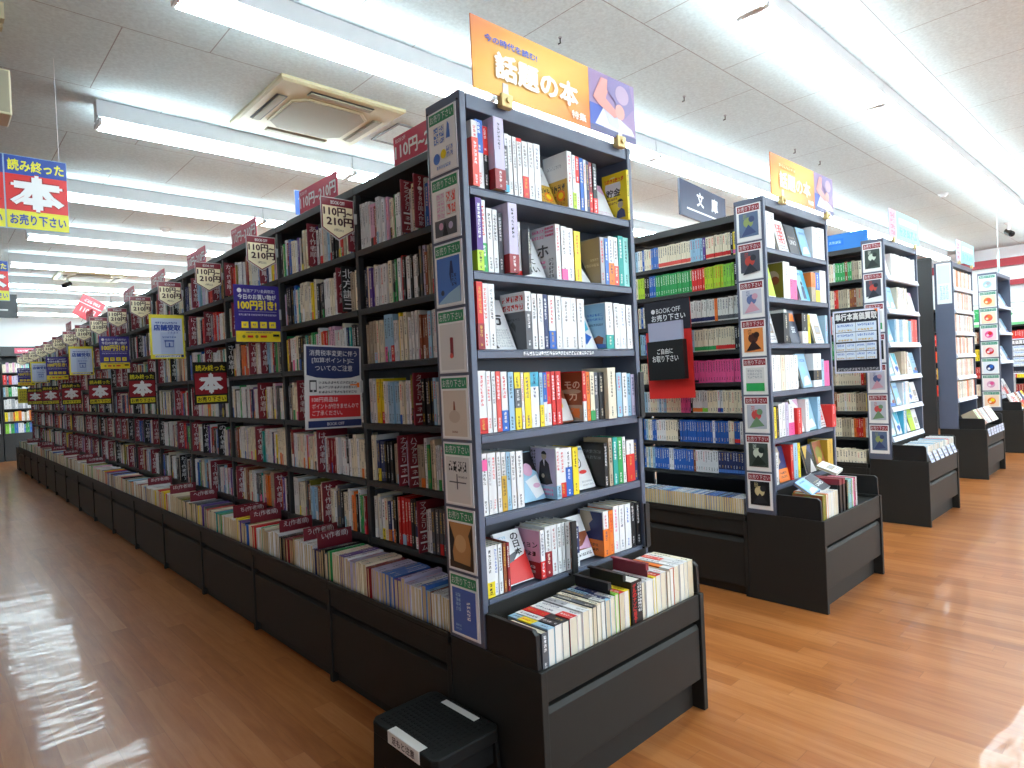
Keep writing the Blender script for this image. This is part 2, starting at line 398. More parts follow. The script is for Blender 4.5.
aircon(2.33, 4.58, 'square cream ceiling air conditioner above the near end of the long bookcase')
aircon(2.22, 13.1, 'cream ceiling air conditioner far down the long aisle, between lamp lines')
t = thing('ceiling_hatch', 'square grey framed access hatch in the ceiling beside the air conditioner', 'hatch', (3.12, 4.55, ZC))
link('hatch_panel', MB().box(-.2, -.2, -.004, .2, .2, -.001), 'ceiling', t)
for i in range(4): link('hatch_rim', MB().box(-.21, .195, -.010, .21, .215, -.0005), 'rim', t, rot=(0, 0, i*PI/2))
for x, y, lab in ((2.36, 8.9, 'small white round smoke detector on the ceiling over the long bookcase'), (9.7, 2.15, 'small white round smoke detector on the ceiling over the farther bookcases')):
    t = thing('smoke_detector', lab, 'smoke detector', (x, y, ZC))
    link('detector_base', MB().cyl((0, 0, -.02), (0, 0, -.001), .06, 18), 'white', t); link('detector_head', MB().cyl((0, 0, -.045), (0, 0, -.0205), .03, 18, r1=.045), 'white', t)
for i, (px, py, lab) in enumerate(((560, 37, 'small dark hook in the ceiling above the orange header of the large end display'), (684, 96, 'small dark ceiling hook above the dark hanging sign'), (725, 115, 'small dark ceiling hook between the two orange headers'),
                                   (795, 149, 'small dark ceiling hook above the second orange header'), (820, 161, 'small dark ceiling hook beyond the second orange header'))):
    p = at(px, py, 2, ZC); t = thing('ceiling_hook', lab, 'hook', p)
    link('hook_plate', MB().cyl((0, 0, -.006), (0, 0, -.001), .012, 8), 'grey', t); link('hook_wire', MB().box(-.003, -.003, -.04, .003, .003, -.0065).box(-.003, .003, -.04, .003, .018, -.034), 'black', t)
def cctv(loc, label, s=1.0):
    t = thing('ceiling_camera', label, 'security camera', loc)
    link('mount', MB().cyl((0, 0, -.12*s), (0, 0, -.001), .02*s, 10).cyl((0, 0, -.02*s), (0, 0, -.0005), .05*s, 12), 'white', t)
    link('camera_body', MB().cyl((-.07*s, -.05*s, -.20*s), (.05*s, .03*s, -.13*s), .045*s, 12), 'black', t)
    link('lens', MB().cyl((-.09*s, -.064*s, -.212*s), (-.0705*s, -.0505*s, -.2005*s), .03*s, 12), 'bolt', t)
p = at(68, 297, 1, 13.2); cctv((p.x, p.y, ZC), 'dark security camera hanging from the ceiling far down the long aisle', .9)
p = at(1010, 268, 0, 12.8); t = cctv((p.x, p.y, ZC), 'dark security camera hanging from the ceiling beyond the last end display', 1.0)
# ------------------------------------------------------------------ books
PAPER = ('e9dfc6', 'e4dac4', 'efe9d8', 'dccdb0', 'f0ece2')
def spine_quads(b, x0, x1, z0, z1, y, bg, ink, title=True, seed=0, dens=1.0):
    """spine front at y: background with a column of title marks and a shorter column of author marks"""
    def q(a, e, uv=None, ik=(0, 0, 0, 0), xa=x0, xb=x1, yy=y): b.quad((xa, yy, a), (xb, yy, a), (xb, yy, e), (xa, yy, e), bg, ik, uv)
    h = z1-z0; w = x1-x0
    if not title: q(z0, z1); return
    s = random.randint(1, 3000)
    ch = max(min(w*.52, .0135), .005); cw = ch/w
    n1 = max(3, int(h*(.40+.12*random.random())/ch)); n2 = 3 if h < .17 else 4
    t1 = z1-h*.07; t0 = t1-n1*ch; a1 = z0+h*.24; n2 = min(n2, int((a1-z0-.004)/(ch*.8))); a0 = a1-n2*ch*.8
    ul, ur = .5-.5/cw, .5+.5/cw
    ik = (*ink, 1.0)
    q(t1, z1); q(t0, t1, [(ul, s), (ur, s), (ur, s+n1), (ul, s+n1)], ik); q(a1, t0)
    ul2, ur2 = .5-.5/(cw*.8), .5+.5/(cw*.8)
    q(a0, a1, [(ul2, s+50), (ur2, s+50), (ur2, s+50+n2), (ul2, s+50+n2)], ik); q(z0, a0)
def ink_for(k):
    col = c(k); l = .3*col[0]+.6*col[1]+.1*col[2]
    return random.choice(('k', 'k', 'k', 'nv', 'r', 'dg')) if l > .3 else random.choice(('w', 'w', 'cr', 'go'))
def cover_mesh(t, h, d, k, ink=None, bands=(), top=None, title=True):
    """hollow cover: two boards and a spine; local x = thickness, -y = spine, +y = fore edge, -x = front board"""
    b = MB(); col = c(k); ink = c(ink or ink_for(k)); e = .0016; x = t/2
    b.box(-x, 0, 0, -x+e, d, h, col); b.box(x-e, 0, 0, x, d, h, col)
    b.quad((x-e, e, 0), (-x+e, e, 0), (-x+e, e, h), (x-e, e, h), col)
    b.quad((-x, 0, h), (x, 0, h), (x-e, e, h), (-x+e, e, h), col); b.quad((-x, 0, 0), (-x+e, e, 0), (x-e, e, 0), (x, 0, 0), col)
    spine_quads(b, -x, x, 0, h, 0, col, ink, title)
    return b
def page_mesh(t, h, d):
    return MB().box(-t/2+.0018, .003, .0035, t/2-.0018, d-.003, h-.0035, c(random.choice(PAPER)))
def obi_mesh(t, h0, h1, d, k, ink=None, title=True):
    b = MB(); col = c(k); ink = c(ink or ink_for(k)); x = t/2+.0006; y = -.0006
    spine_quads(b, -x, x, h0, h1, y, col, ink, title and h1-h0 > .05)
    for sx in (-1, 1):
        p = ((sx*x, y, h0), (sx*x, d, h0), (sx*x, d, h1), (sx*x, y, h1)); p = p[::-1] if sx > 0 else p
        b.quad(p[1], p[0], p[3], p[2], col)
        b.quad((sx*x, y, h1), (sx*x, d, h1), (sx*(x-.0004), d, h1), (sx*(x-.0004), 0.0002, h1), col)
    return b
def art(t, h, d):
    """sheet on the front board"""
    return Sheet((-t/2-.0012, d, 0), (0, -1, 0), (0, 0, 1), d, h, .0006)
def make_book(name, t, h, d, k, label, cat='book', group=None, bands=(), ink=None, cover_art=None, loc=(0, 0, 0), rot=(0, 0, 0), title=True):
    o = link(name, cover_mesh(t, h, d, k, ink, title=title), 'cover', None, loc, rot)
    tag(o, label, cat, group)
    link('page_block', page_mesh(t, h, d), 'page', o)
    for bk, f0, f1 in bands:
        link('paper_band', obi_mesh(t, f0*h, f1*h, d, bk), 'cover', o)
    if cover_art:
        s = art(t, h, d); ART[cover_art](s); link('cover_print', s, 'cover', o)
    return o
def blank(bg): return lambda s: s.rect(.03, .02, .97, .98, bg)
def a_gold(s): s.rect(.02, .02, .98, .52, 'go').rect(.1, .3, .9, .46, 'go', 'k', 5, 1).rect(.06, .06, .9, .26, 'go', 'br', 7, 3).disc(.72, .24, .17, 'o').disc(.72, .24, .10, 'y').rect(.2, .72, .8, .8, 'w', 'gr', 7, 1)
def a_yellow(s):
    s.rect(.02, .02, .98, .98, 'y').disc(.45, .72, .32, 'w').text('貯金', .18, .52, .75, .68, 'k').marks(.1, .8, .9, .9, 'y', 'r', 7, 1).marks(.12, .36, .62, .5, 'y', 'br', 6, 2)
    s.disc(.74, .33, .11, 'be').disc(.74, .37, .12, 'k', a0=.2, a1=PI-.2).poly([(.56, .06), (.93, .06), (.9, .2), (.78, .26), (.62, .2)], 'nv').rect(.05, .05, .5, .16, 'y', 'dg', 8, 2)
def a_shiroi(s): s.marks(.1, .72, .8, .92, 'w', 'b', 6, 2).text('様に', .18, .34, .72, .5, 'k').text('白い', .22, .14, .8, .3, 'k').marks(.2, .56, .7, .64, 'w', 'dg', 6, 1)
def a_ho(s): s.marks(.06, .78, .55, .96, 'w', 'pk', 5, 2).marks(.6, .8, .95, .97, 'pp', 'r', 4, 3).text('ホ', .28, .44, .72, .66, 'k').text('を', .3, .3, .6, .42, 'pk').vtext('著者', .76, .06, .92, .3, 'dg') if False else s.marks(.06, .78, .55, .96, 'w', 'pk', 5, 2).marks(.6, .8, .95, .97, 'pp', 'r', 4, 3).text('ホ', .28, .44, .72, .66, 'k').marks(.25, .22, .6, .38, 'w', 'pk', 3, 2).rect(.72, .04, .92, .4, 'w', 'k', 2, 5)
def a_diag(s): s.poly([(.0, .0), (.98, .02), (.98, .55), (.3, .98), (.02, .98)], 'k').poly([(.3, .02), (.98, .02), (.7, .5)], 'w').poly([(.1, .5), (.6, .98), (.02, .98)], 'go')
def a_beige(s): s.rect(.02, .02, .98, .98, 'be').marks(.35, .38, .95, .46, 'be', 'iv', 6, 1).marks(.6, .5, .95, .56, 'be', 'iv', 4, 1)
def a_kata(s): s.text('方', .25, .48, .85, .72, 'k', .03).rect(.1, .04, .9, .4, 'ow', 'gr', 9, 7).poly([(.1, .02), (.35, .02), (.1, .2)], 'k').poly([(.02, .96), (.3, .96), (.1, .8)], 'be')
def a_obi_dark(s): s.marks(.08, .68, .95, .95, 'w', 'r', 5, 2, .2).rect(.0, .0, 1, .6, 'dg').poly([(.4, .45), (.6, .3), (.62, .42), (.5, .5)], 'k').marks(.2, .5, .8, .55, 'dg', 'k', 6, 1)
def a_bluewave(s): s.rect(.02, .02, .98, .98, 'w').poly([(.1, .98), (.9, .98), (.9, .5), (.6, .42), (.3, .7)], 'cy').poly([(.2, .35), (.6, .42), (.9, .3), (.5, .1)], 'b').poly([(.3, .98), (.6, .98), (.5, .75)], 'tl')
def a_lb(s): s.rect(.02, .02, .98, .98, 'lb').marks(.25, .62, .9, .78, 'lb', 'b', 6, 2).marks(.3, .5, .9, .56, 'lb', 'nv', 8, 1).poly([(.4, .2), (.7, .3), (.9, .24), (.85, .1), (.5, .06)], 'br').poly([(.02, .02), (.98, .02), (.98, .1), (.02, .16)], 'bb')
def a_brown(s): s.rect(.02, .02, .98, .98, 'br').text('モの', .3, .66, .9, .8, 'iv').text('力', .45, .42, .8, .58, 'iv').disc(.55, .6, .4, 'be', .05).rect(.02, .02, .98, .33, 'be').rect(.1, .06, .9, .28, 'be', 'o', 4, 3).disc(.75, .17, .14, 'o')
def a_brown2(s): s.rect(.02, .02, .98, .98, 'br').poly([(.02, .02), (.98, .02), (.98, .5), (.5, .6), (.02, .3)], 'ow').disc(.5, .4, .2, 'y').disc(.3, .6, .2, 'w')
def a_man(s):
    s.rect(.02, .02, .98, .98, 'la').disc(.55, .83, .1, 'be').disc(.55, .86, .105, 'k', a0=0, a1=PI)
    s.poly([(.38, .70), (.48, .76), (.62, .76), (.74, .68), (.80, .40), (.86, .30), (.62, .26), (.30, .28), (.34, .5)], 'k').poly([(.52, .76), (.58, .76), (.56, .62)], 'w').disc(.5, .44, .06, 'be').rect(.05, .5, .24, .95, 'la', 'k', 2, 7)
    s.rect(0, 0, 1, .24, 'lb').marks(.1, .06, .9, .2, 'lb', 'pk', 9, 2)
def a_photo(s): s.rect(.02, .02, .98, .98, 'lb').poly([(.3, .98), (.98, .98), (.98, .55), (.6, .7)], 'k').disc(.62, .62, .2, 'pp').poly([(.4, .4), (.9, .5), (.98, .1), (.6, .02)], 'w').disc(.78, .28, .14, 'pp', .05)
def a_ring(s): s.marks(.3, .9, .95, .96, 'lb', 'b', 8, 1).disc(.5, .62, .2, 'k').disc(.5, .62, .16, 'w').marks(.4, .6, .6, .64, 'w', 'k', 4, 1).disc(.62, .38, .18, 'r', .045).marks(.4, .05, .9, .18, 'w', 'gr', 8, 2)
def a_jutsu(s): s.rect(.02, .52, .98, .98, 'k').marks(.1, .62, .9, .85, 'k', 'dg', 5, 2).text('術', .3, .1, .85, .4, 'k')
def a_nihon(s): s.rect(.02, .02, .98, .98, 'w').poly([(.02, .02), (.98, .02), (.98, .6), (.9, .5), (.02, .36)], 'r').poly([(.02, .36), (.45, .42), (.8, .62), (.4, .55), (.02, .5)], 'dg').vtext('の日本', .52, .5, .92, .94, 'k').rect(.1, .78, .4, .92, 'w', 'lb', 4, 2)
def a_shon(s): s.rect(.02, .02, .98, .98, 'be').text('ション', .2, .62, .9, .74, 'k').text('術', .6, .46, .9, .58, 'k') if False else s.rect(.02, .02, .98, .98, 'pp').text('ション', .2, .62, .9, .74, 'k').marks(.3, .44, .85, .56, 'pp', 'k', 3, 1).rect(0, 0, 1, .34, 'dr').marks(.2, .1, .8, .26, 'dr', 'w', 6, 2)
def a_hands(s): s.rect(.02, .02, .98, .98, 'w').rect(.02, .2, .98, .6, 'br').poly([(.2, .25), (.6, .3), (.98, .5), (.98, .2)], 'pp').poly([(.02, .5), (.4, .58), (.6, .42), (.3, .35)], 'be').marks(.2, .06, .9, .14, 'w', 'k', 8, 1)
def a_navy(s): s.rect(.02, .02, .98, .98, 'nv').poly([(.1, .98), (.5, .98), (.6, .8), (.45, .7), (.5, .55), (.02, .4)], 'be').rect(0, 0, 1, .36, 'o').marks(.2, .1, .8, .28, 'o', 'k', 5, 2)
def a_pinkw(s): s.rect(.02, .02, .98, .98, 'w').poly([(.3, .98), (.98, .98), (.98, .7)], 'pp').marks(.1, .1, .9, .2, 'w', 'pp', 8, 2)
def a_wall(s): s.rect(.02, .02, .98, .98, 'w').rect(.2, .25, .8, .85, 'r', 'w', 2, 5).marks(.1, .05, .9, .18, 'w', 'k', 8, 2)
def a_uno(s): s.rect(.02, .02, .98, .98, 'dg').text('UNO', .15, .3, .85, .46, 'w').marks(.15, .5, .8, .58, 'dg', 'be', 5, 1)
def a_suit(s): s.rect(.02, .02, .98, .98, 'lb').rect(.6, .02, .98, .98, 'cy').disc(.45, .55, .1, 'k').poly([(.3, .05), (.62, .05), (.6, .42), (.45, .5), (.32, .42)], 'nv').marks(.1, .8, .55, .9, 'lb', 'b', 5, 1)
def a_olive(s): s.rect(.02, .02, .98, .98, 'ol').disc(.5, .6, .3, 'be').disc(.6, .5, .2, 'br')
def a_orange_sq(s): s.rect(.02, .02, .98, .98, 'sl').rect(.2, .66, .85, .9, 'o').rect(.3, .3, .7, .5, 'sl', 'w', 3, 3)
def a_poster(s): s.rect(.02, .02, .98, .98, 'w').rect(.2, .3, .8, .6, 'be').rect(.3, .36, .7, .54, 'gr').marks(.2, .08, .8, .22, 'w', 'dg', 7, 2)
def a_lightblue(s): s.rect(.02, .02, .98, .98, 'lb').disc(.4, .5, .2, 'tl').marks(.2, .75, .8, .85, 'lb', 'b', 6, 1).poly([(.1, .05), (.9, .1), (.7, .35), (.3, .3)], 'w')
def a_green_bear(s): s.rect(.02, .02, .98, .98, 'br').disc(.5, .55, .35, 'ol').disc(.4, .3, .2, 'go')
def a_lime(s): s.rect(.02, .02, .98, .98, 'li').marks(.2, .6, .8, .8, 'li', 'b', 5, 2)
ART = {k[2:]: v for k, v in list(globals().items()) if k.startswith('a_')}
SHELF = {1: 'top shelf', 2: 'second shelf from the top', 3: 'third shelf from the top', 4: 'fourth shelf from the top', 5: 'fifth shelf from the top', 6: 'lowest shelf'}
ARTNAME = dict(gold='gold bottomed', yellow='yellow illustrated', shiroi='white blue-lettered', ho='white pink-lettered', diag='black and gold', beige='beige', kata='white black-lettered', obi_dark='dark grey wrapped', bluewave='blue and white',
               lb='light blue', brown='brown and beige', brown2='brown and white', man='lavender seated-man', photo='pale blue photo', ring='white black-ringed', jutsu='black and white', nihon='red and white', shon='pale pink red-banded', hands='brown hands-photo',
               navy='navy and orange', pinkw='white and pink', wall='white red-blocked', uno='dark grey', suit='light blue suited-man', olive='olive', orange_sq='slate orange-squared', poster='white', lightblue='light blue', green_bear='brown', lime='lime')
BOOKN = 0
def stand_row(entries, zoom, z, yline, place, x_from, depth=.135, group=None, name='book'):
    """entries: (x left, x right, height mm, colour[, bands][, art][, forward]) in the reading of one close view (origin, scale) of the shelf"""
    global BOOKN
    ox, oy, sc, zy = zoom; i = 0
    gap = (U1['zt']-.055 if z == LIPS[0] else LIPS[LIPS.index(z)-1]-.03)-z-.009
    e = entries[-1]; xm = at(ox+e[1]/sc, oy+zy(e[1])/sc, 1, yline).x; lim = U1['x']+U1['w']-.0275; kx = (lim-1.393)/(xm-1.393)
    e = entries[0]; xm0 = at(ox+e[0]/sc, oy+zy(e[0])/sc, 1, yline).x
    adj = lambda x: 1.393+max(x-1.393, 0)*kx
    for e in entries:
        i += 1; opt = e[4] if len(e) > 4 else {}
        xs = [adj(at(ox+zx/sc, oy+zy(zx)/sc, 1, yline).x) for zx in (e[0], e[1])]; nx = adj(at(ox+entries[i][0]/sc, oy+zy(entries[i][0])/sc, 1, yline).x) if i < len(entries) else lim
        h = min(e[2]/1000, gap); k = e[3]; BOOKN += 1
        if opt.get('face'):
            px1 = adj(at(ox+entries[i-2][1]/sc, oy+zy(entries[i-2][1])/sc, 1, yline).x); w = max(.055, min(.13, nx-px1-.014))
            lab = f"{ARTNAME[opt['art']]} book leaning back cover forward, {nth(i)} from posters, {place}"
            th = .012; lean = opt.get('lean', .42)
            o = make_book(name, th, h, w, k, lab, group=group, cover_art=opt['art'])
            # front board (-x local) faces -y, spine to +x, then lean back
            o.matrix_world = Matrix.Translation((nx-.010, yline+opt.get('dy', .055)-.01, z+.004)) @ Matrix.Rotation(-lean, 4, 'X') @ Matrix.Rotation(PI/2, 4, 'Z') @ Matrix.Translation((th/2, 0, 0))
            continue
        t = max(xs[1]-xs[0]-.0012, .006); xc = (xs[0]+xs[1])/2
        nm = ARTNAME[opt['art']] if opt.get('art') else CNAME[k]
        bd = opt.get('bands', ())
        if bd: nm += ' ' + CNAME[bd[0][0]] + '-banded'
        lab = f"{nm} book, {nth(i)} from posters, {place}"
        make_book(name, t, h, opt.get('d', depth), k, lab, group=group, bands=bd, ink=opt.get('ink'), cover_art=opt.get('art'), loc=(xc, yline+.004-opt.get('fwd', 0)+random.uniform(0, .004), z+.002))
def P(k, *b): return dict(bands=tuple(b))
def bd(k, a=0, e=.3, **kw): return dict(bands=((k, a, e),), **kw)
def face(a, **kw): return dict(face=True, art=a, **kw)
# ------------------------------------------------------------------ end displays
LIPS = [2.062, 1.772, 1.500, 1.208, .925, .640]
def end_unit(x, w, yf, yp, yb, zt, zb, lips, label, rail=False, tray_side=.125, mat='frame', nm='end_display_bookcase'):
    """base with drawer and book tray in front; two posts, shelves, top board and back above it; local origin at the base's front corner"""
    t = thing(nm, label, 'bookcase', (x, yf, 0)); dp, db = yp-yf, yb-yf; ht = zb-.016; e = .028
    for xx in (0, w-e):
        link('base_side', MB().box(xx, 0, .0, xx+e, db-.001, ht), 'base', t, bev=.003)
    link('toe_panel', MB().box(e+.001, .055, 0, w-e-.001, .075, .16), 'base', t)
    dr = link('drawer', MB().prism([(.022, .125), (.010, .131), (.010, .336), (.021, .352), (.05, .352), (.05, .125)], 0, e+.003, w-e-.003), 'base', t, bev=.002)
    link('handle_recess', MB().box(e+.002, .045, .335, w-e-.002, .06, .375), 'black', t)
    link('fascia', MB().box(e+.001, .006, .376, w-e-.001, .0195, ht-.002), 'base', t, bev=.002)
    link('tray_floor', MB().box(e+.001, .0205, ht-.03, w-e-.001, db-.0135, ht-.018), 'base', t)
    for xx in (.002, w-.020):
        link('tray_side', MB().prism([(.015, ht+.001), (dp-.006, ht+.001), (dp-.006, ht+tray_side), (.034, ht+tray_side), (.018, ht+tray_side-.014)], 0, xx, xx+.018), 'black', t, bev=.002)
    link('tray_back', MB().box(.022, dp-.004, ht-.017, w-.022, dp+.004, ht+tray_side+.02), 'base', t)
    for xx in (0, w-.026):
        pn = link('side_panel', MB().box(xx, dp, ht+.001, xx+.026, db, zt), mat, t, bev=.003)
        for yy in (dp+.012, db-.012): link('bolt', MB().cyl((xx-.003, yy, zt-.03), (xx+.001, yy, zt-.03), .004, 8), 'bolt', pn)
    link('top_board', MB().box(.031, dp+.002, zt-.055, w-.031, db, zt-.004), mat, t, bev=.003)
    link('back_panel', MB().box(.031, db-.012, ht+.001, w-.031, db-.002, zt-.056), 'backp', t)
    for i, z in enumerate(lips):
        sh = link('shelf', MB().box(.031, dp+.003, z-.030, w-.031, db-.013, z-.006).box(.031, dp+.003, z-.0055, w-.031, dp+.011, z), mat, t, bev=.002)
        if rail: link('price_rail', MB().prism([(dp-.018, z-.028), (dp+.0025, z-.034), (dp+.0025, z+.012), (dp-.004, z+.012)], 0, .033, w-.033), 'label', sh)
    return t
U1 = dict(x=1.365, w=.955, yf=1.40, yp=1.665, yb=1.86, zt=2.38, zb=.495)
u1 = end_unit(lips=LIPS, label='large dark end display nearest the step stool, full of books under an orange header', **U1)
GR1 = 'books on the large end display'
def zline(a, b): return lambda zx: a+(b-a)*zx/1000
YS = 1.672
ZS1 = (460, 95, 5.689, lambda zx: 380+.21*zx)
S1 = [(66, 104, 225, 'ow', bd('co', 0, .74, fwd=.012)), (104, 147, 238, 'w', bd('b', .52, 1)), (147, 178, 222, 'k', bd('r', .55, 1)), (179, 241, 252, 'la', bd('dr', 0, .28, fwd=.03)),
      (243, 272, 165, 'dg', bd('cy', 0, .15, fwd=.02)), (273, 299, 218, 'w'), (299, 322, 217, 'w'), (322, 346, 216, 'w'), (346, 376, 216, 'w', bd('r', .94, 1, ink='k')), (376, 411, 210, 'w', bd('r', 0, .38)), (411, 446, 212, 'w'), (446, 485, 214, 'w'),
      (486, 590, 205, 'w', face('gold', dy=.06)), (641, 670, 225, 'w', dict(art='gold', d=.13)), (670, 690, 215, 'w', bd('li', 0, .3)), (690, 712, 214, 'w', bd('r', .5, 1)), (712, 736, 212, 'b'), (736, 752, 210, 'w'), (752, 770, 208, 'nv'),
      (770, 790, 207, 'dr', bd('r', 0, .4)), (790, 815, 206, 'k', bd('r', 0, .3)), (818, 925, 190, 'w', face('pinkw', dy=.06)), (972, 985, 215, 'y', dict(art='yellow', fwd=.015))]
stand_row(S1, ZS1, LIPS[0], YS, 'top shelf, large end display', 'poster side', group=GR1)
ZS2 = (460, 180, 5.389, lambda zx: 320+.06*zx)
S2 = [(86, 123, 255, 'pu', bd('li', 0, .28, fwd=.01)), (123, 156, 250, 'w', bd('gn', .0, .4)), (156, 190, 225, 'w'), (190, 219, 224, 'w'), (221, 250, 216, 'dg'), (252, 305, 258, 'la', bd('dr', 0, .27, fwd=.025)),
      (307, 346, 195, 'w', bd('r', 0, .08)), (348, 362, 165, 'dg', dict(fwd=.035)), (364, 480, 190, 'w', face('shiroi', dy=.06)), (541, 569, 215, 'w', dict(art='ho')), (569, 601, 210, 'w', bd('pk', 0, .2)), (601, 640, 208, 'w'), (641, 677, 200, 'y'),
      (680, 745, 185, 'k', face('diag', dy=.06)), (785, 810, 195, 'gr', dict(art='beige')), (810, 832, 193, 'bb'), (832, 862, 205, 'w', bd('o', 0, .45)), (862, 885, 205, 'w', bd('co', 0, .4)), (886, 915, 215, 'te'), (915, 945, 212, 'tl')]
stand_row(S2, ZS2, LIPS[1], YS, 'second shelf, large end display', 'poster side', group=GR1)
ZS3 = (465, 270, 5.689, lambda zx: 270)
S3 = [(66, 105, 262, 'r', bd('dr', 0, .38, fwd=.012)), (106, 146, 230, 'w'), (146, 186, 230, 'w'), (187, 300, 212, 'w', face('kata', dy=.06)), (361, 399, 215, 'w', bd('dg', 0, .66, art='obi_dark')), (399, 431, 208, 'w'), (431, 466, 208, 'w'),
      (466, 496, 208, 'nv', dict(ink='w')), (496, 536, 206, 'w', bd('b', 0, .34)), (536, 571, 206, 'w'), (571, 626, 202, 'w'), (626, 661, 202, 'w'), (661, 705, 200, 'w'), (706, 800, 185, 'w', face('bluewave', dy=.06)),
      (831, 875, 196, 'w', bd('te', 0, .3, art='lb')), (875, 910, 194, 'w'), (910, 946, 192, 'w', dict(ink='b')), (946, 980, 190, 'w')]
stand_row(S3, ZS3, LIPS[2], YS, 'third shelf, large end display', 'poster side', group=GR1)
ZS4 = (465, 345, 5.689, lambda zx: 320-.1*zx)
S4 = [(80, 131, 218, 'w', bd('r', 0, .25, ink='r')), (131, 160, 216, 'w', dict(ink='r')), (160, 185, 214, 'w'), (186, 216, 214, 'co', dict(ink='w')), (217, 256, 212, 'w', bd('b', 0, .35)), (256, 291, 210, 'lb'), (291, 329, 208, 'y', bd('dg', .38, .72)),
      (329, 347, 207, 'w'), (347, 386, 206, 'y'), (386, 436, 206, 'w', bd('cy', .74, 1)), (436, 458, 204, 'lb', bd('y', 0, .4)), (458, 479, 204, 'w', bd('b', .45, 1)), (479, 504, 206, 'w', bd('r', .4, 1)), (504, 529, 206, 'r', dict(ink='w')), (529, 562, 206, 'r', dict(ink='w')),
      (563, 630, 190, 'br', face('brown2', dy=.06)), (684, 705, 202, 'w', bd('r', .4, 1, art='brown')), (705, 726, 200, 'o'), (726, 752, 198, 'cr', bd('gn', 0, .2)), (752, 776, 196, 'dg'), (776, 808, 194, 'k'), (808, 856, 212, 'iv', dict(fwd=.02)),
      (857, 880, 192, 'dg'), (880, 912, 190, 'lb'), (912, 940, 188, 'w'), (940, 962, 184, 'lb'), (962, 985, 180, 'la')]
stand_row(S4, ZS4, LIPS[3], YS, 'fourth shelf, large end display', 'poster side', group=GR1)
ZS5 = (470, 415, 5.689, lambda zx: 370-.2*zx)
S5 = [(66, 106, 215, 'w', bd('pk', .72, .9)), (106, 131, 214, 'w'), (131, 159, 213, 'w'), (159, 185, 212, 'w'), (186, 215, 210, 'w', bd('go', 0, .6)), (215, 241, 208, 'lb'), (241, 271, 207, 'w'), (271, 312, 205, 'w'),
      (314, 395, 195, 'lb', face('photo', dy=.06)), (490, 516, 196, 'w', bd('lb', 0, .26, art='man', fwd=.01)), (516, 551, 190, 'w', bd('r', 0, .3)), (551, 591, 188, 'w', bd('b', 0, .6)), (591, 625, 186, 'y'),
      (630, 720, 182, 'w', face('ring', dy=.06)), (775, 796, 182, 'k', dict(art='jutsu')), (800, 822, 200, 'be'), (822, 851, 200, 'te', dict(ink='w')), (851, 880, 198, 'gn', dict(ink='w')), (880, 898, 196, 'w'), (900, 944, 178, 'w', bd('r', 0, .66)), (944, 966, 176, 'nv')]
stand_row(S5, ZS5, LIPS[4], YS, 'fifth shelf, large end display', 'poster side', group=GR1)
ZS6 = (470, 480, 5.389, lambda zx: 430-.3*zx)
S6 = [(86, 131, 178, 'w', bd('y', 0, .3)), (131, 156, 176, 'w', dict(ink='b')), (156, 180, 175, 'w'), (180, 200, 174, 'br'), (200, 216, 173, 'dr'), (218, 345, 195, 'w', face('nihon', dy=.045)), (380, 405, 182, 'w', bd('r', 0, .36, art='shon')),
      (406, 440, 190, 'w', bd('dr', 0, .5)), (440, 470, 190, 'w', dict(ink='dr')), (470, 495, 189, 'w'), (495, 513, 188, 'w'), (513, 536, 187, 'w'), (537, 546, 180, 'br'), (562, 586, 176, 'w', bd('nv', .3, .9)), (588, 675, 180, 'w', face('hands', dy=.06)),
      (716, 746, 186, 'w', bd('o', 0, .6, art='navy')), (746, 770, 184, 'o'), (770, 801, 196, 'w', dict(ink='pk')), (801, 831, 194, 'w'), (831, 863, 192, 'w', dict(ink='b')), (863, 890, 190, 'k', dict(ink='w')), (890, 916, 188, 'k', dict(ink='w'))]
stand_row(S6, ZS6, LIPS[5], YS, 'lowest shelf, large end display', 'poster side', group=GR1)
def bookend(x, z, h, label):
    t = thing('bookend', label, 'bookend', (x, 1.6428, z))
    link('upright_plate', MB().box(-.014, 0, -.004, .014, .010, h), 'black', t, bev=.001); link('foot_plate', MB().box(-.02, .0101, -.012, .02, .0215, -.004), 'black', t)
p = at(465+985/5.689, 345+300/5.689, 1, 1.655); bookend(2.300, LIPS[3], .19, 'black metal bookend at the outer end of the fourth shelf of the large end display')
p = at(470+555/5.389, 480+390/5.389, 1, 1.655); bookend(p.x, LIPS[5], .195, 'black metal bookend halfway along the lowest shelf of the large end display')
p = at(470+945/5.389, 480+260/5.389, 1, 1.655); bookend(2.298, LIPS[5], .185, 'black metal bookend at the outer end of the lowest shelf of the large end display')
# lettered strip on the third shelf's lip
s = Sheet((1.56, 1.6655, LIPS[2]-.026), (1, 0, 0), (0, 0, 1), .5, .022, .0006); s.marks(.1, .1, .9, .9, 'sl', 'w', 26, 1)
tag(link('shelf_label_strip', s, 'sign'), 'white lettered strip along the edge of the third shelf of the large end display', 'label strip')
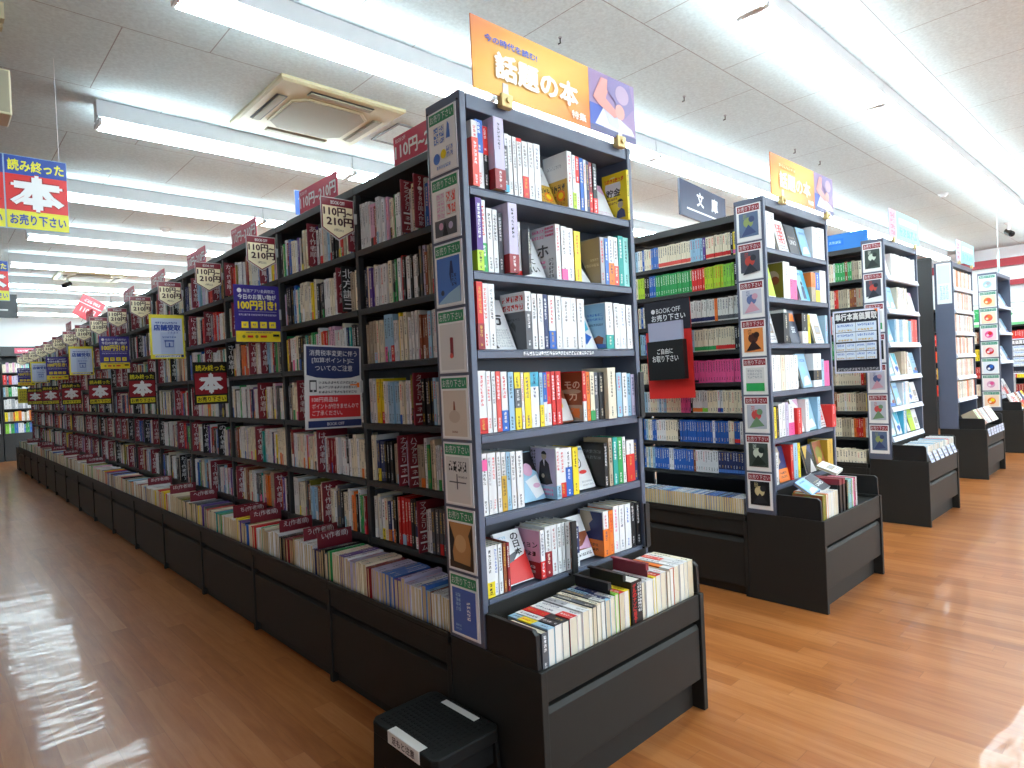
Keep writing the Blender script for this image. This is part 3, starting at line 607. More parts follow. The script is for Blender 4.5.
# tray of books lying spine up
def tray_book(name, t, w, l, k, label, x, y, z, axis='y', group=None, bands=(), pages=True, cat='book', seg=True):
    """spine up; the tail faces the aisle. w = board width (height in the tray), l = book length (into the tray)"""
    o = link(name, cover_mesh(t, l, w, k), 'cover'); tag(o, label, cat, group)
    o.matrix_world = Matrix.Translation((x, y, z+w)) @ (Matrix.Rotation(-PI/2, 4, 'Z') if axis == 'x' else Matrix.Identity(4)) @ Matrix.Rotation(-PI/2, 4, 'X')
    pm = MB().box(-t/2+.0018, .003, .002, t/2-.0018, w-.002, l-.002, c(random.choice(PAPER)))
    link('page_block', pm, 'page', o)
    for bk, f0, f1 in bands: link('paper_band', obi_mesh(t, f0*l, f1*l, w, bk), 'cover', o)
    return o
TR = [(252, 288, 'lb', ('y', .4, .75)), (288, 325, 'w', ('k', .0, .4)), (325, 362, 'k', ('r', .45, 1)), (362, 401, 'w', ('r', .0, .35)), (401, 428, 'w', None), (428, 461, 'w', ('gr', .5, 1)), (461, 479, 'cr', None), (479, 501, 'dg', None), (501, 523, 'cr', None), (523, 546, 'dg', ('ow', 0, .3)),
      (546, 571, 'lb', ('nv', .1, .5)), (571, 593, 'w', ('nv', .4, .9)), (593, 613, 'lg', None), (613, 638, 'w', ('r', .0, .3)), (638, 664, 'y', None), (720, 741, 'w', None), (741, 776, 'w', None), (776, 791, 'y', None), (791, 816, 'w', ('r', 0, .3)), (816, 842, 'w', None), (842, 859, 'be', None),
      (859, 881, 'o', ('w', 0, .25)), (881, 905, 'w', None), (905, 926, 'w', ('co', .5, 1)), (926, 946, 'w', None), (946, 968, 'cr', None)]
ZT_ = lambda zx: 500-.45*(zx-250)
zt = U1['zb']-.016-.017
_tm = at(490+968/4.452, 530+ZT_(968)/4.452, 1, 1.43).x; _t0 = at(490+214/4.452, 530+ZT_(214)/4.452, 1, 1.43).x
tadj = lambda x: 1.3955+(x-_t0)*(U1['x']+U1['w']-.0305-1.3955)/(_tm-_t0)
def tray_px(zx): return tadj(at(490+zx/4.452, 530+ZT_(zx)/4.452, 1, 1.43).x)
for i, (a, b_, k, bb) in enumerate(TR):
    xa, xb = [tray_px(q) for q in (a, b_)]
    w = .128+.030*i/25+random.uniform(-.003, .003)
    tray_book('book', xb-xa-.0017, w, random.uniform(.185, .19), k, f'{CNAME[k]} book lying spine up, {nth(i+2)} from posters in tray of large end display', (xa+xb)/2, 1.424+random.uniform(0, .006), zt+.001, group='books in the tray of the large end display', bands=(bb,) if bb else ())
xa, xb = [tray_px(q) for q in (214, 250)]
make_book('book', xb-xa-.002, .125, .17, 'dg', 'dark grey book standing spine out nearest the posters, tray of large end display', loc=((xa+xb)/2, 1.4225, zt+.001), ink='w')
xa, xb = [tray_px(q) for q in (666, 719)]
o = make_book('book', xb-xa-.002, .168, .165, 'k', 'black book with red and white spine lettering, amid the tray of the large end display', loc=((xa+xb)/2, 1.4225, zt+.001), title=False)
s = Sheet((-(xb-xa)/2+.001, -.0004, 0), (1, 0, 0), (0, 0, 1), xb-xa-.002, .168, .0005); s.vtext('デルのナゾに迫る!', .06, .05, .5, .95, 'r', .03); s.rect(.55, .3, .92, .95, 'k', 'w', 2, 9); link('spine_lettering', s, 'cover', o)
s = Sheet((-.012, .005, .1685), (0, 1, 0), (-1, 0, 0), .15, .012, .0005); 
def tray_plate(x, y, z, w, h, mat, label):
    t = thing('index_divider', label, 'divider', (x, y, z)); link('divider_plate', MB().box(-.002, 0, 0, .002, w, h), mat, t, bev=.001)
    link('divider_edge', MB().box(-.004, -.006, h-.045, .004, -.0005, h), mat, t)
p = at(490+450/4.452, 530+205/4.452, 1, 1.5)
for zx, h, mt, lab in ((593.0, .18, 'black', 'black divider plate between the spine-up books in the tray, nearest the poster side'), (665, .19, 'black', 'black divider plate beside the black red-lettered book in the tray'), (776, .195, 'red', 'maroon divider plate among the spine-up books in the tray of the large end display')):
    xx = tray_px(zx)
    t = thing('index_divider', lab, 'divider', (xx, 1.45, zt+.001)); link('divider_plate', MB().box(-.0002, 0, 0, .0001, .165, h), mt, t); link('divider_edge', MB().box(-.014, 0.0, h+.0005, .004, .165, h+.006).box(-.014, -.004, h-.02, .004, -.0005, h+.006), mt, t)
# ------------------------------------------------------------------ posters on the side panels
def art_line(s, bg, fg): s.rect(.1, .05, .9, .78, bg); 
def poster(x, y0, y1, z0, z1, head, paint, label, group):
    """card in a clear pocket on a side panel that faces -x"""
    t = thing('sale_poster', label, 'poster', (x-.001, y1, z0)); w, h = y1-y0, z1-z0
    link('pocket', MB().box(-.003, -w, 0, -.0001, 0, h), 'clear', t)
    s = Sheet((-.003, 0, 0), (0, -1, 0), (0, 0, 1), w, h, .0006)
    s.rect(.03, .02, .97, .98, 'f4f5f2').rect(.05, .80, .95, .97, head).text('お売り下さい', .09, .825, .91, .945, 'w', .01); link('card', s, 'sign', t)
    s2 = Sheet((-.0055, 0, 0), (0, -1, 0), (0, 0, 1), w, h, .0006); paint(s2); link('picture', s2, 'sign', t)
def p_a(s): s.rect(.2, .46, .6, .74, 'ow', 'bb', 2, 3).poly([(.66, .5), (.8, .5), (.78, .7), (.72, .76)], 'bb').disc(.3, .24, .12, 'bb').disc(.55, .28, .1, 'y').rect(.66, .2, .9, .38, 'ow', 'bb', 2, 2).marks(.3, .06, .8, .12, 'ow', 'bb', 8)
def p_b(s): s.rect(.2, .34, .5, .74, 'ow', 'pp', 2, 4).text('北ぬ', .55, .4, .9, .72, 'co').rect(.12, .06, .9, .32, 'dg').disc(.35, .22, .08, 'pp').disc(.7, .2, .08, 'la').poly([(.4, .06), (.6, .06), (.5, .3)], 'k') if False else s.rect(.2, .34, .5, .74, 'ow', 'pp', 2, 4).rect(.55, .36, .9, .74, 'ow', 'co', 2, 2).rect(.12, .06, .9, .32, 'dg').disc(.35, .22, .08, 'pp').disc(.7, .2, .08, 'la').poly([(.4, .06), (.6, .06), (.5, .3)], 'k')
def p_c(s): s.rect(.1, .05, .92, .77, 'bb').poly([(.6, .7), (.66, .7), (.7, .5), (.6, .35), (.55, .5)], 'nv').rect(.62, .3, .8, .5, 'bb', 'nv', 2, 3).poly([(.1, .05), (.92, .05), (.92, .3), (.5, .2)], 'lb').disc(.3, .22, .06, 'sl')
def p_d(s): s.rect(.1, .05, .92, .77, 'ow').text('1', .45, .25, .58, .55, 'dr').disc(.5, .27, .06, 'co')
def p_e(s): s.rect(.1, .05, .92, .77, 'd8cdbd').poly([(.46, .46), (.54, .46), (.52, .6), (.48, .6)], 'br').disc(.5, .36, .2, 'c9b8a4', .1).marks(.4, .1, .6, .14, 'd8cdbd', 'br', 5)
def p_f(s): s.rect(.1, .05, .92, .77, 'ow').rect(.18, .52, .85, .72, 'ow', 'k', 4, 1).rect(.2, .36, .8, .38, 'dg').rect(.47, .26, .51, .5, 'dg').marks(.5, .44, .85, .48, 'ow', 'dg', 7)
def p_g(s): s.rect(.1, .05, .92, .77, 'b98a56').poly([(.1, .05), (.25, .05), (.2, .3), (.28, .5), (.1, .77)], 'k').poly([(.92, .05), (.8, .05), (.85, .4), (.78, .6), (.92, .77)], '3a2c20').disc(.5, .45, .2, 'cfa877').poly([(.1, .05), (.92, .05), (.92, .12), (.1, .16)], '3a2c20')
def p_h(s): s.rect(.1, .05, .92, .77, '4b69b4').rect(.22, .4, .4, .7, '4b69b4', 'lb', 2, 4).rect(.6, .3, .75, .6, '4b69b4', 'w', 1, 5).marks(.2, .1, .4, .2, '4b69b4', 'lb', 3, 2)
PN = ['blue drawing', 'pink lettering above a dark photo', 'blue picture', 'small red figure on white', 'plain beige picture', 'black lettering and a thin cross', 'brown dark-edged picture', 'deep blue picture']
for i, f in enumerate((p_a, p_b, p_c, p_d, p_e, p_f, p_g, p_h)):
    z1 = 2.345-i*.2325; poster(U1['x'], 1.684, 1.842, z1-.222, z1, '2c8a5c', f, f'green-headed poster with {PN[i]}, {nth(i+1)} from top, large end display', 'green-headed posters on the large end display')
def q_photo(a, b_, cc, d='w'):
    def f(s): s.rect(.12, .12 if d == 'w' else .2, .9, .77, a).disc(.5, .5, .2, b_).poly([(.2, .14), (.5, .45), (.82, .2)], cc).disc(.64, .58, .12, cc).rect(.3, .6, .45, .74, a, b_, 3, 3)
    return f
QS = [(q_photo('5a6b86', '8d9a5c', '39466a'), 'blue-grey picture'), (q_photo('4a4d58', 'b0433a', '2b2e36', 'h'), 'red and dark picture'), (q_photo('c9cbd6', '5f6f9a', 'd0a0b0'), 'pale line drawing'), (q_photo('d98a4c', '4a2a22', '2a1a1a'), 'orange picture with dark figures'),
      (lambda s: s.rect(.14, .22, .88, .74, 'ow').rect(.2, .44, .8, .7, 'ow', 'gr', 6, 3).rect(.14, .1, .88, .32, 'gn'), 'green block at its foot'), (q_photo('b7bec9', 'c04a48', '6a8a6a'), 'grey and red picture'), (q_photo('3c4540', 'c9d4c4', '222a26'), 'dark green picture'), (q_photo('1c1c1e', 'c9b98a', '2c2c30'), 'black picture')]
# ------------------------------------------------------------------ long row of bookcases
BY, MP, NM = 1.876, .945, 15
XL, XS = 1.365, 1.605
def row_module(label, rails=LIPS, side=1):
    """one bay, its aisle side towards -x; local origin at the bay's near lower corner of the aisle side"""
    t = thing('bookcase_bay', label, 'bookcase'); w = MP; hb = .482; d = XS-XL
    link('base_body', MB().box(.03, .001, 0, .93, w-.001, hb-.045), 'base', t)
    link('base_post', MB().box(0, -.014, 0, .029, .014, hb-.0407), 'base', t, bev=.002)
    link('drawer', MB().prism([(.022, .05), (.008, .055), (.008, .330), (.024, .341), (.029, .341), (.029, .05)], 1, .016, w-.016), 'base', t, bev=.002)
    link('fascia', MB().box(.006, .0145, .365, .0295, w-.0145, hb-.042), 'base', t, bev=.002)
    link('tray_lip', MB().box(.0, .001, hb-.04, .93, w-.001, hb-.018).box(0, .001, hb-.0175, .012, w-.001, hb), 'base', t, bev=.002)
    link('upright', MB().box(d+.004, -.014, hb-.017, d+.034, .014, 2.337), 'row', t, bev=.002)
    link('back_panel', MB().box(.455, .002, hb-.017, .475, w-.002, 2.33), 'backp', t)
    link('top_board', MB().box(d, .001, 2.338, .93-d, w-.001, 2.376), 'row', t, bev=.002)
    for z in rails:
        link('shelf', MB().box(d, .0145, z-.030, .4545, w-.0145, z-.004).box(d, .0145, z-.0035, d+.006, w-.0145, z), 'row', t, bev=.002)
    for z in (.925, 1.5, 2.062):
        link('rear_shelf', MB().box(.4755, .0145, z-.03, .93-d, w-.0145, z-.004), 'row', t)
    return t
bay0 = None
for i in range(NM):
    lab = f'dark double-sided bookcase bay, {nth(i+1)} from the large end display in the long row'
    if bay0 is None: bay0 = row_module(lab); bay0.location = (XL, BY, 0); bay0['group'] = 'bays of the long bookcase row'
    else: copy_tree(bay0, loc=(XL, BY+i*MP, 0), label=lab)
# far end of the row
t = thing('row_end_panel', 'dark end panel closing the far end of the long bookcase row', 'panel', (XL, BY+NM*MP, 0)); link('end_board', MB().box(.245, .001, .46, .73, .03, 2.38), 'row', t); link('end_base', MB().box(0, .001, 0, .93, .4, .459), 'base', t)
# ------------------------------------------------------------------ novels in the row
PAL = [('w', 26), ('iv', 10), ('cr', 8), ('ow', 9), ('k', 11), ('dg', 5), ('nv', 5), ('r', 4), ('dr', 4), ('b', 3), ('lb', 5), ('gn', 3), ('te', 3), ('y', 3), ('o', 3), ('br', 3), ('be', 4), ('pp', 3), ('pu', 3), ('la', 2), ('ol', 2)]
PALK = [k for k, n in PAL for _ in range(n)]
STUFF = MB()
def stuff_box(x, t, h, d, k, y, z, face_dir, spine=True, top=True):
    """one packed book: centre x/y along the shelf handled by caller through a small transform"""
def put_stuff(mat, t, h, d, k, bands=(), label=True):
    """a closed book as a simple box with a lettered spine, appended to the packed mass"""
    b = MB(); x = t/2; col = c(k)
    b.box(-x, 0, 0, x, d, h, col, top=c('pg'), skip='f')
    ink = c(ink_for(k))
    if bands:
        bk, f0, f1 = bands; zs = [(0, f0*h, k), (f0*h, f1*h, bk), (f1*h, h, k)]
        for a, e, kk in zs:
            if e-a > .002: spine_quads(b, -x, x, a, e, 0, c(kk), ink if kk == k else c(ink_for(kk)), e-a > .09)
    else: spine_quads(b, -x, x, 0, h, 0, col, ink, label)
    n = len(STUFF.v)
    STUFF.v += [tuple(mat @ Vector(v)) for v in b.v]; STUFF.f += [tuple(n+j for j in f) for f in b.f]; STUFF.c += b.c; STUFF.i += b.i; STUFF.uv += b.uv
RX = Matrix.Rotation(-PI/2, 4, 'Z')   # spine towards -x
RT = RX @ Matrix.Rotation(-PI/2, 4, 'X')   # spine up, tail towards -x
CAP = dict(novel=300)
NV = 0
def novel(t, h, d, k, x, y, z, label, bands=None, group=None):
    o = link('novel', cover_mesh(t, h, d, k), 'cover', None, (x, y, z), (0, 0, -PI/2)); tag(o, label, 'novel', group)
    link('page_block', page_mesh(t, h, d), 'page', o)
    if bands: link('paper_band', obi_mesh(t, bands[1]*h, bands[2]*h, d, bands[0]), 'cover', o)
    return o
KANA = 'あいうえおかきくけこさしすせそたちつてとなにぬねのはひふへほまみむめもやよらりるわ'
DIV = 0
def divider(x, y, z, text, label, col='mr', h=.225, wide=.085, group='divider plates in the long row'):
    """plate across the shelf, its lettered face towards the near end (-y)"""
    t = thing('index_divider', label, 'divider', (x, y, z)); 
    link('divider_plate', MB().box(-.055, -.004, 0, .13, .004, h), 'red' if col == 'mr' else 'black', t, bev=.002)
    s = Sheet((-.055, -.004, 0), (1, 0, 0), (0, 0, 1), wide, h, .0006)
    s.vtext(text, .08 if len(text) > 6 else .05, .05, .72, .95, 'w', .01) if len(text) < 9 else s.vtext(text, .1, .04, .6, .97, 'w', .01)
    link('lettering', s, 'sign', t)
    return t
BAYN = ['first bay', 'second bay', 'third bay', 'fourth bay', 'fifth bay', 'sixth bay', 'seventh bay', 'eighth bay', 'ninth bay', 'tenth bay', 'eleventh bay', 'twelfth bay', 'thirteenth bay', 'fourteenth bay', 'fifteenth bay']
random.seed(5)
DN = {(0, 1): [(.40, '97・98外国人作家'), (.50, 'アラファミリーネーム')], (0, 4): [(.47, 'タファミリーネーム')], (0, 5): [(.63, 'ナファミリーネーム'), (.53, 'ハファミリーネーム')], (0, 6): [(.50, 'マファミリーネーム')],
      (1, 1): [(.02, 'わ(作者順)'), (.48, 'あ(作者順)')], (1, 2): [(.17, 'か(作者順)'), (.10, '!北方謙三')], (1, 4): [(.72, 'さ(作者順)')], (1, 5): [(.50, 'は(作者順)')], (1, 6): [(.46, 'せ(作者順)')]}
ki = 0
WORDS = {1: 'top', 2: 'second', 3: 'third', 4: 'fourth', 5: 'fifth', 6: 'lowest'}
for bi in range(NM):
    for si, z in enumerate(LIPS, 1):
        y = BY+bi*MP+.02; y1 = BY+(bi+1)*MP-.018; n = 0; nd = 0
        marks = sorted([(BY+bi*MP+f*MP, tx) for f, tx in DN.get((bi, si), [])])
        if bi >= 2:
            cnt = random.choice((1, 2, 2, 3)) if bi < 11 else random.choice((0, 1, 1))
            marks = []
            for q in range(cnt):
                ki += 1; ch = KANA[ki % len(KANA)]
                marks.append((y+(q+random.uniform(.2, .8))*(.9/cnt), ('!' if random.random() < .22 else '')+ch+'(作者順)'))
        run = None; left = 0
        while y < y1:
            if marks and y >= marks[0][0]:
                _, tx = marks.pop(0); nd += 1; blk = tx[0] == '!'; tx = tx.lstrip('!')
                divider(XS+.030, y+.0065, z+.001, tx, f"{'black' if blk else 'maroon'} lettered divider, {nth(nd)} from near end, {WORDS[si]} shelf, {BAYN[bi]} of long row", 'k' if blk else 'mr', h=.232)
                y += .014; continue
            if left <= 0:
                run = random.choice(PALK); left = random.choice((1, 1, 1, 1, 1, 2, 2, 4)); hh = random.choice((.193, .195, .20, .205, .188, .215, .222))
            left -= 1
            t = random.uniform(.012, .027); h = hh+random.uniform(-.003, .003); d = .128
            if y+t > y1: break
            if random.random() < .012 and bi > 0: y += .03
            n += 1; x = XS+.012+random.uniform(0, .012)
            bands = (random.choice(('r', 'o', 'y', 'w', 'b', 'gn', 'k', 'lb', 'pk')), 0, random.uniform(.2, .34)) if random.random() < .26 else None
            ind = (bi == 0 and n >= 0 and y > 2.10) or bi == 1
            if ind and NV < 285:
                NV += 1
                novel(t-.0012, h, d, run, x, y+t/2, z+.001, f'{CNAME[run]} novel, {nth(n)} from near end, {WORDS[si]} shelf, {BAYN[bi]} of long row', bands, 'novels in the nearest bays of the long row')
            else:
                put_stuff(Matrix.Translation((x, y+t/2, z+.001)) @ RX, t-.0012, h, d, run, bands)
            y += t
    # tray: books spine up with dividers across
    z = .482-.017; y = BY+bi*MP+.012; y1 = BY+(bi+1)*MP-.012; n = 0; nd = 0
    dv = sorted(y+random.uniform(.05, .93)*.92 for _ in range({0: 0, 1: 3, 2: 3, 3: 2}.get(bi, random.choice((0, 1, 1)))))
    run = 'w'; left = 0
    while y < y1:
        if dv and y >= dv[0]:
            dv.pop(0); nd += 1; blk = random.random() < .2; ki += 1
            t = thing('index_divider', f"{'black' if blk else 'maroon'} tray divider, {nth(nd)} from near end, tray of {BAYN[bi]} of long row", 'divider', (XL+.045, y+.005, z+.001), group='tray dividers in the long row')
            link('divider_plate', MB().box(0, -.003, 0, .19, .003, .205), 'black' if blk else 'red', t, bev=.002)
            s = Sheet((0, -.003, 0), (1, 0, 0), (0, 0, 1), .19, .205, .0006); s.text(KANA[ki % len(KANA)]+'(作者順)', .12, .80, .88, .97, 'w', .01); link('lettering', s, 'sign', t)
            y += .010; continue
        if left <= 0:
            run = random.choice(PALK); left = random.choice((1, 1, 2, 3, 4)); ww = random.choice((.128, .130, .126, .135, .142)); 
            if bi == 0: run = random.choice(('bb', 'la', 'w', 'br', 'pu', 'lb', 'dr', 'cr'))
        left -= 1; t = random.uniform(.014, .030); w = ww+random.uniform(-.002, .002); l = .188
        if y+t > y1: break
        n += 1; xx = XL+.022+random.uniform(0, .01)
        if NV < 330 and bi < 2:
            NV += 1
            o = link('novel', cover_mesh(t-.001, l, w, run), 'cover'); tag(o, f'{CNAME[run]} novel lying spine up, {nth(n)} from near end, tray of {BAYN[bi]}', 'novel', 'novels in the tray of the long row')
            o.matrix_world = Matrix.Translation((xx, y+t/2, z+.001+w)) @ RT
            link('page_block', MB().box(-t/2+.0022, .003, .002, t/2-.0022, w-.002, l-.002, c(random.choice(('dccaa4', 'd8c49a', 'e2d3b2', 'cfb98e')))), 'page', o)
        else:
            b = MB(); x = (t-.001)/2; pc = c(random.choice(('dccaa4', 'd8c49a', 'e2d3b2', 'cfb98e', 'e6dcc4')))
            b.box(-x, 0, 0, x, w, l, c(run)); b.box(-x+.0015, .004, -.0006, x-.0015, w-.001, .01, pc)
            mt = Matrix.Translation((xx, y+t/2, z+.001+w)) @ RT; k0 = len(STUFF.v)
            STUFF.v += [tuple(mt @ Vector(v)) for v in b.v]; STUFF.f += [tuple(k0+j for j in f) for f in b.f]; STUFF.c += b.c; STUFF.i += b.i; STUFF.uv += b.uv
        y += t
# ------------------------------------------------------------------ signs on the long row
def pennant_proto():
    t = thing('price_pennant', 'x', 'price sign'); w, h = .175, .205
    pts = [(0, .055), (w/2, 0), (w, .055), (w, h), (0, h)]
    link('pennant_card', MB().prism(pts, 1, 0, .003), 'sign', t)
    me = t.children[0].data
    s = Sheet((0, 0, 0), (1, 0, 0), (0, 0, 1), w, h, .0007)
    s.poly([(.02, .28), (.5, .03), (.98, .28), (.98, .98), (.02, .98)], 'mr').poly([(.05, .29), (.5, .06), (.95, .29), (.95, .80), (.05, .80)], 'f2e6c0')
    s.text('BOOK·OFF', .3, .845, .72, .925, 'w', .01).text('110円~', .08, .57, .92, .77, '3d0f16', .035).text('210円', .16, .34, .94, .54, '3d0f16', .035).text('(税込)', .36, .2, .64, .28, '3d0f16', 0)
    link('lettering', s, 'sign', t); link('clip', MB().box(w-.004, -.006, .09, w+.011, .009, .14), 'grey', t)
    return t
def solidcol(mb, col):
    mb.c = [(*c(col), 1)]*len(mb.c); return mb
p0 = None
for i in range(1, NM+1):
    lab = f'cream maroon-topped price pennant, {nth(i)} from the large end display on the long row'
    loc = (1.416, BY+i*MP-.024, 2.098)
    if p0 is None: p0 = pennant_proto(); p0.location = loc; p0['label'] = lab; p0['group'] = 'price pennants on the long row'
    else: copy_tree(p0, loc=loc, label=lab)
def flag_sign(name, w, h, paint, boardcol):
    t = thing(name, 'x', 'sign')
    b = MB().box(0, 0, 0, w, .003, h, c(boardcol)); link('board', b, 'sign', t)
    s = Sheet((0, 0, 0), (1, 0, 0), (0, 0, 1), w, h, .0007); paint(s); link('lettering', s, 'sign', t)
    link('clip', MB().box(w-.004, -.006, h*.5-.03, w+.007, .009, h*.5+.03), 'grey', t)
    return t
def s_tax(s):
    s.rect(.02, .015, .98, .985, 'ow').rect(.03, .64, .97, .98, '27325c').poly([(.03, .641), (.2, .61), (.5, .598), (.8, .61), (.97, .641)], '27325c')
    s.text('消費税率変更に伴う', .08, .87, .92, .94, 'w', .01).text('[加算ポイント]に', .12, .78, .86, .85, 'w', .01).text('ついてのご注意', .17, .69, .83, .76, 'w', .01)
    s.rect(.07, .44, .19, .58, 'k').rect(.085, .465, .175, .56, 'ow').disc(.13, .452, .012, 'w').rect(.78, .49, .95, .55, 'o')
    s.marks(.22, .42, .9, .57, 'ow', 'dg', 13, 3).rect(.06, .13, .96, .40, 'c22a30')
    s.text('108円商品は', .1, .32, .55, .38, 'w', .005).text('ポイントが付きませんので', .1, .24, .92, .30, 'w', .005).text('ご了承ください。', .1, .16, .62, .22, 'w', .005)
    s.rect(.03, .02, .97, .10, '27325c').text('BOOK·OFF', .35, .04, .65, .075, 'w', .01)
t = flag_sign('notice_sign', .30, .395, s_tax, 'ow'); t.location = (1.284, BY+MP-.030, 1.203); t.rotation_euler = (0, math.radians(2.0), math.radians(3)); tag(t, 'white notice with navy top and red panel, beside the first bay of the long row', 'sign')
def s_app(s):
    s.rect(.01, .01, .99, .99, '35287e').rect(.01, .01, .99, .2, 'y').text('毎週アプリ会員限定!', .2, .87, .9, .93, 'w', .01).disc(.12, .9, .05, 'w').text('今日のお買い物が', .08, .75, .92, .84, 'w', .02).text('100円引き!', .08, .57, .92, .73, 'y', .04)
    s.rect(.08, .535, .92, .54, 'la').marks(.08, .46, .92, .5, '35287e', 'la', 20)
    for i in range(4): s.rect(.13+i*.2, .25, .28+i*.2, .36, 'y'); s.rect(.17+i*.2, .28, .24+i*.2, .33, 'y', '35287e', 2, 1)
    s.marks(.2, .155, .8, .185, 'y', 'dg', 16); s.disc(.16, .1, .035, 'ol').rect(.24, .08, .36, .12, 'r').disc(.44, .1, .035, 'ol').rect(.52, .08, .66, .12, 'r').rect(.8, .1, .94, .14, 'k')
def s_shop(s):
    s.rect(.01, .01, .99, .99, 'e8d93c').rect(.06, .1, .94, .92, 'ccd6ea').rect(.3, .1, .7, .6, 'b9c6e2').marks(.16, .79, .8, .84, 'ccd6ea', '2c49a4', 10).text('店舗受取', .12, .64, .88, .77, '2c49a4', .04).text('できます', .5, .57, .82, .62, '2c49a4', .01)
    s.rect(.42, .26, .66, .28, '4a62ac').rect(.42, .26, .44, .4, '4a62ac').rect(.64, .26, .66, .4, '4a62ac').rect(.40, .39, .68, .42, '4a62ac').rect(.52, .27, .56, .36, '4a62ac').marks(.34, .47, .74, .51, 'b9c6e2', '4a62ac', 6).rect(.12, .03, .84, .08, 'ow', '4a62ac', 14, 1).rect(.86, .03, .94, .09, 'nv')
def s_hon(s):
    s.rect(.01, .01, .99, .99, '17140e').rect(.03, .24, .97, .74, '8a1420').text('読み終った', .07, .79, .93, .93, 'e2d52a', .02).text('本', .18, .28, .82, .71, 'w', .06).rect(.06, .05, .94, .2, 'e2d52a').text('お売り下さい', .09, .07, .91, .18, '17140e', .03)
hang = {2: 'app', 6: 'app', 10: 'app', 14: 'app', 4: 'shop', 8: 'shop', 12: 'shop', 3: 'hon', 5: 'hon', 7: 'hon', 9: 'hon', 11: 'hon', 13: 'hon'}
protos = {}
lbl = dict(app='purple coupon poster with yellow foot', shop='yellow bordered pale blue poster', hon='black and red yellow-lettered poster')
spec = dict(app=(.265, .335, s_app, '35287e', 1.330, 1.675), shop=(.255, .355, s_shop, 'e8d93c', 1.340, 1.680), hon=(.225, .295, s_hon, '17140e', 1.370, 1.312))
cnt = {}
for i in sorted(hang):
    k = hang[i]; w, h, f, bc, x, z = spec[k]; cnt[k] = cnt.get(k, 0)+1
    lab = f'{lbl[k]}, {nth(cnt[k])} from the near end of the long row'; loc = (x, BY+i*MP-.026, z)
    if k not in protos:
        protos[k] = flag_sign('hanging_poster', w, h, f, bc); tag(protos[k], lab, 'poster', f'{lbl[k]}s on the long row'); protos[k].location = loc
    else: copy_tree(protos[k], loc=loc, label=lab)
def flat_sign(name, w, h, paint, bcol, loc, label, rz=0, cat='sign', both=True, group=None, ry=0, th=.004):
    """board whose face looks along -y before turning by rz; local x to the reader's right"""
    t = thing(name, label, cat, loc, (0, ry, rz), group)
    link('board', MB().box(0, 0, 0, w, th, h, c(bcol)), 'sign', t)
    s = Sheet((0, 0, 0), (1, 0, 0), (0, 0, 1), w, h, .0007); paint(s); link('lettering', s, 'sign', t)
    return t
RL = -PI/2    # faces -x: local x runs along -y
def s_pink(s): s.rect(.0, .0, 1, 1, 'b8324e').text('BOOK·OFF', .04, .76, .22, .9, 'w', .01).text('110円~210円', .03, .16, .97, .68, 'w', .03)
pk0 = None
for i, (y1, z) in enumerate(((2.44, 2.378), (3.42, 2.378), (4.5, 2.378), (5.5, 2.378), (6.6, 2.378), (7.7, 2.378), (9.8, 2.378), (11.4, 2.378))):
    lab = f'pink red price board standing on top of the long row, {nth(i+1)} from the near end'
    if pk0 is None:
        pk0 = flat_sign('price_board', .44, .125, s_pink, 'b8324e', (1.606, y1, z), lab, RL, group='pink price boards on the long row')
        link('stand_foot', MB().box(.05, -.002, -.002, .09, .03, .0), 'grey', pk0)
    else: copy_tree(pk0, loc=(1.606, y1, z), label=lab)
def s_bluetop(s): s.rect(.02, .02, .98, .98, 'b').disc(.5, .6, .3, 'w', a0=0, a1=PI).rect(.3, .15, .7, .35, 'b', 'w', 3, 1)
flat_sign('price_board', .12, .15, s_bluetop, 'ow', (1.66, 3.60, 2.42), 'small blue and white sign standing on the long row behind a pink price board', 0)
link('stand_foot', MB().box(.05, 0, -.042, .07, .02, -.001), 'grey', bpy.context.scene.objects['price_board.008'] if 'price_board.008' in D.objects else None)
def s_fall(s): s.rect(0, 0, 1, 1, 'd23a44').rect(.0, .62, 1, .65, 'w').text('110円', .2, .25, .8, .5, 'ow', .02).marks(.15, .72, .85, .88, 'd23a44', 'w', 6)
p = at(89, 309, 0, 1.66)
t = flat_sign('price_board', .28, .30, s_fall, 'd23a44', (p.x-.194, p.y, p.z-.067), 'red square price board standing askew above the far part of the long row', 0, ry=math.radians(28)); 
link('stick', MB().cyl((.14, .0095, -.045), (.14, .0095, .1), .005, 8), 'grey', t)
def s_yel(s): s.rect(.02, .02, .98, .98, 'e8d93c').rect(.15, .15, .85, .85, 'e8d93c', 'ol', 4, 4)
t = flat_sign('hanging_poster', .18, .29, s_yel, 'e8d93c', (1.405, BY+NM*MP-.02, 1.345), 'small yellow poster at the far end of the long row', 0, 'poster'); link('clip', MB().box(.176, -.006, .1, .199, .009, .16), 'grey', t)
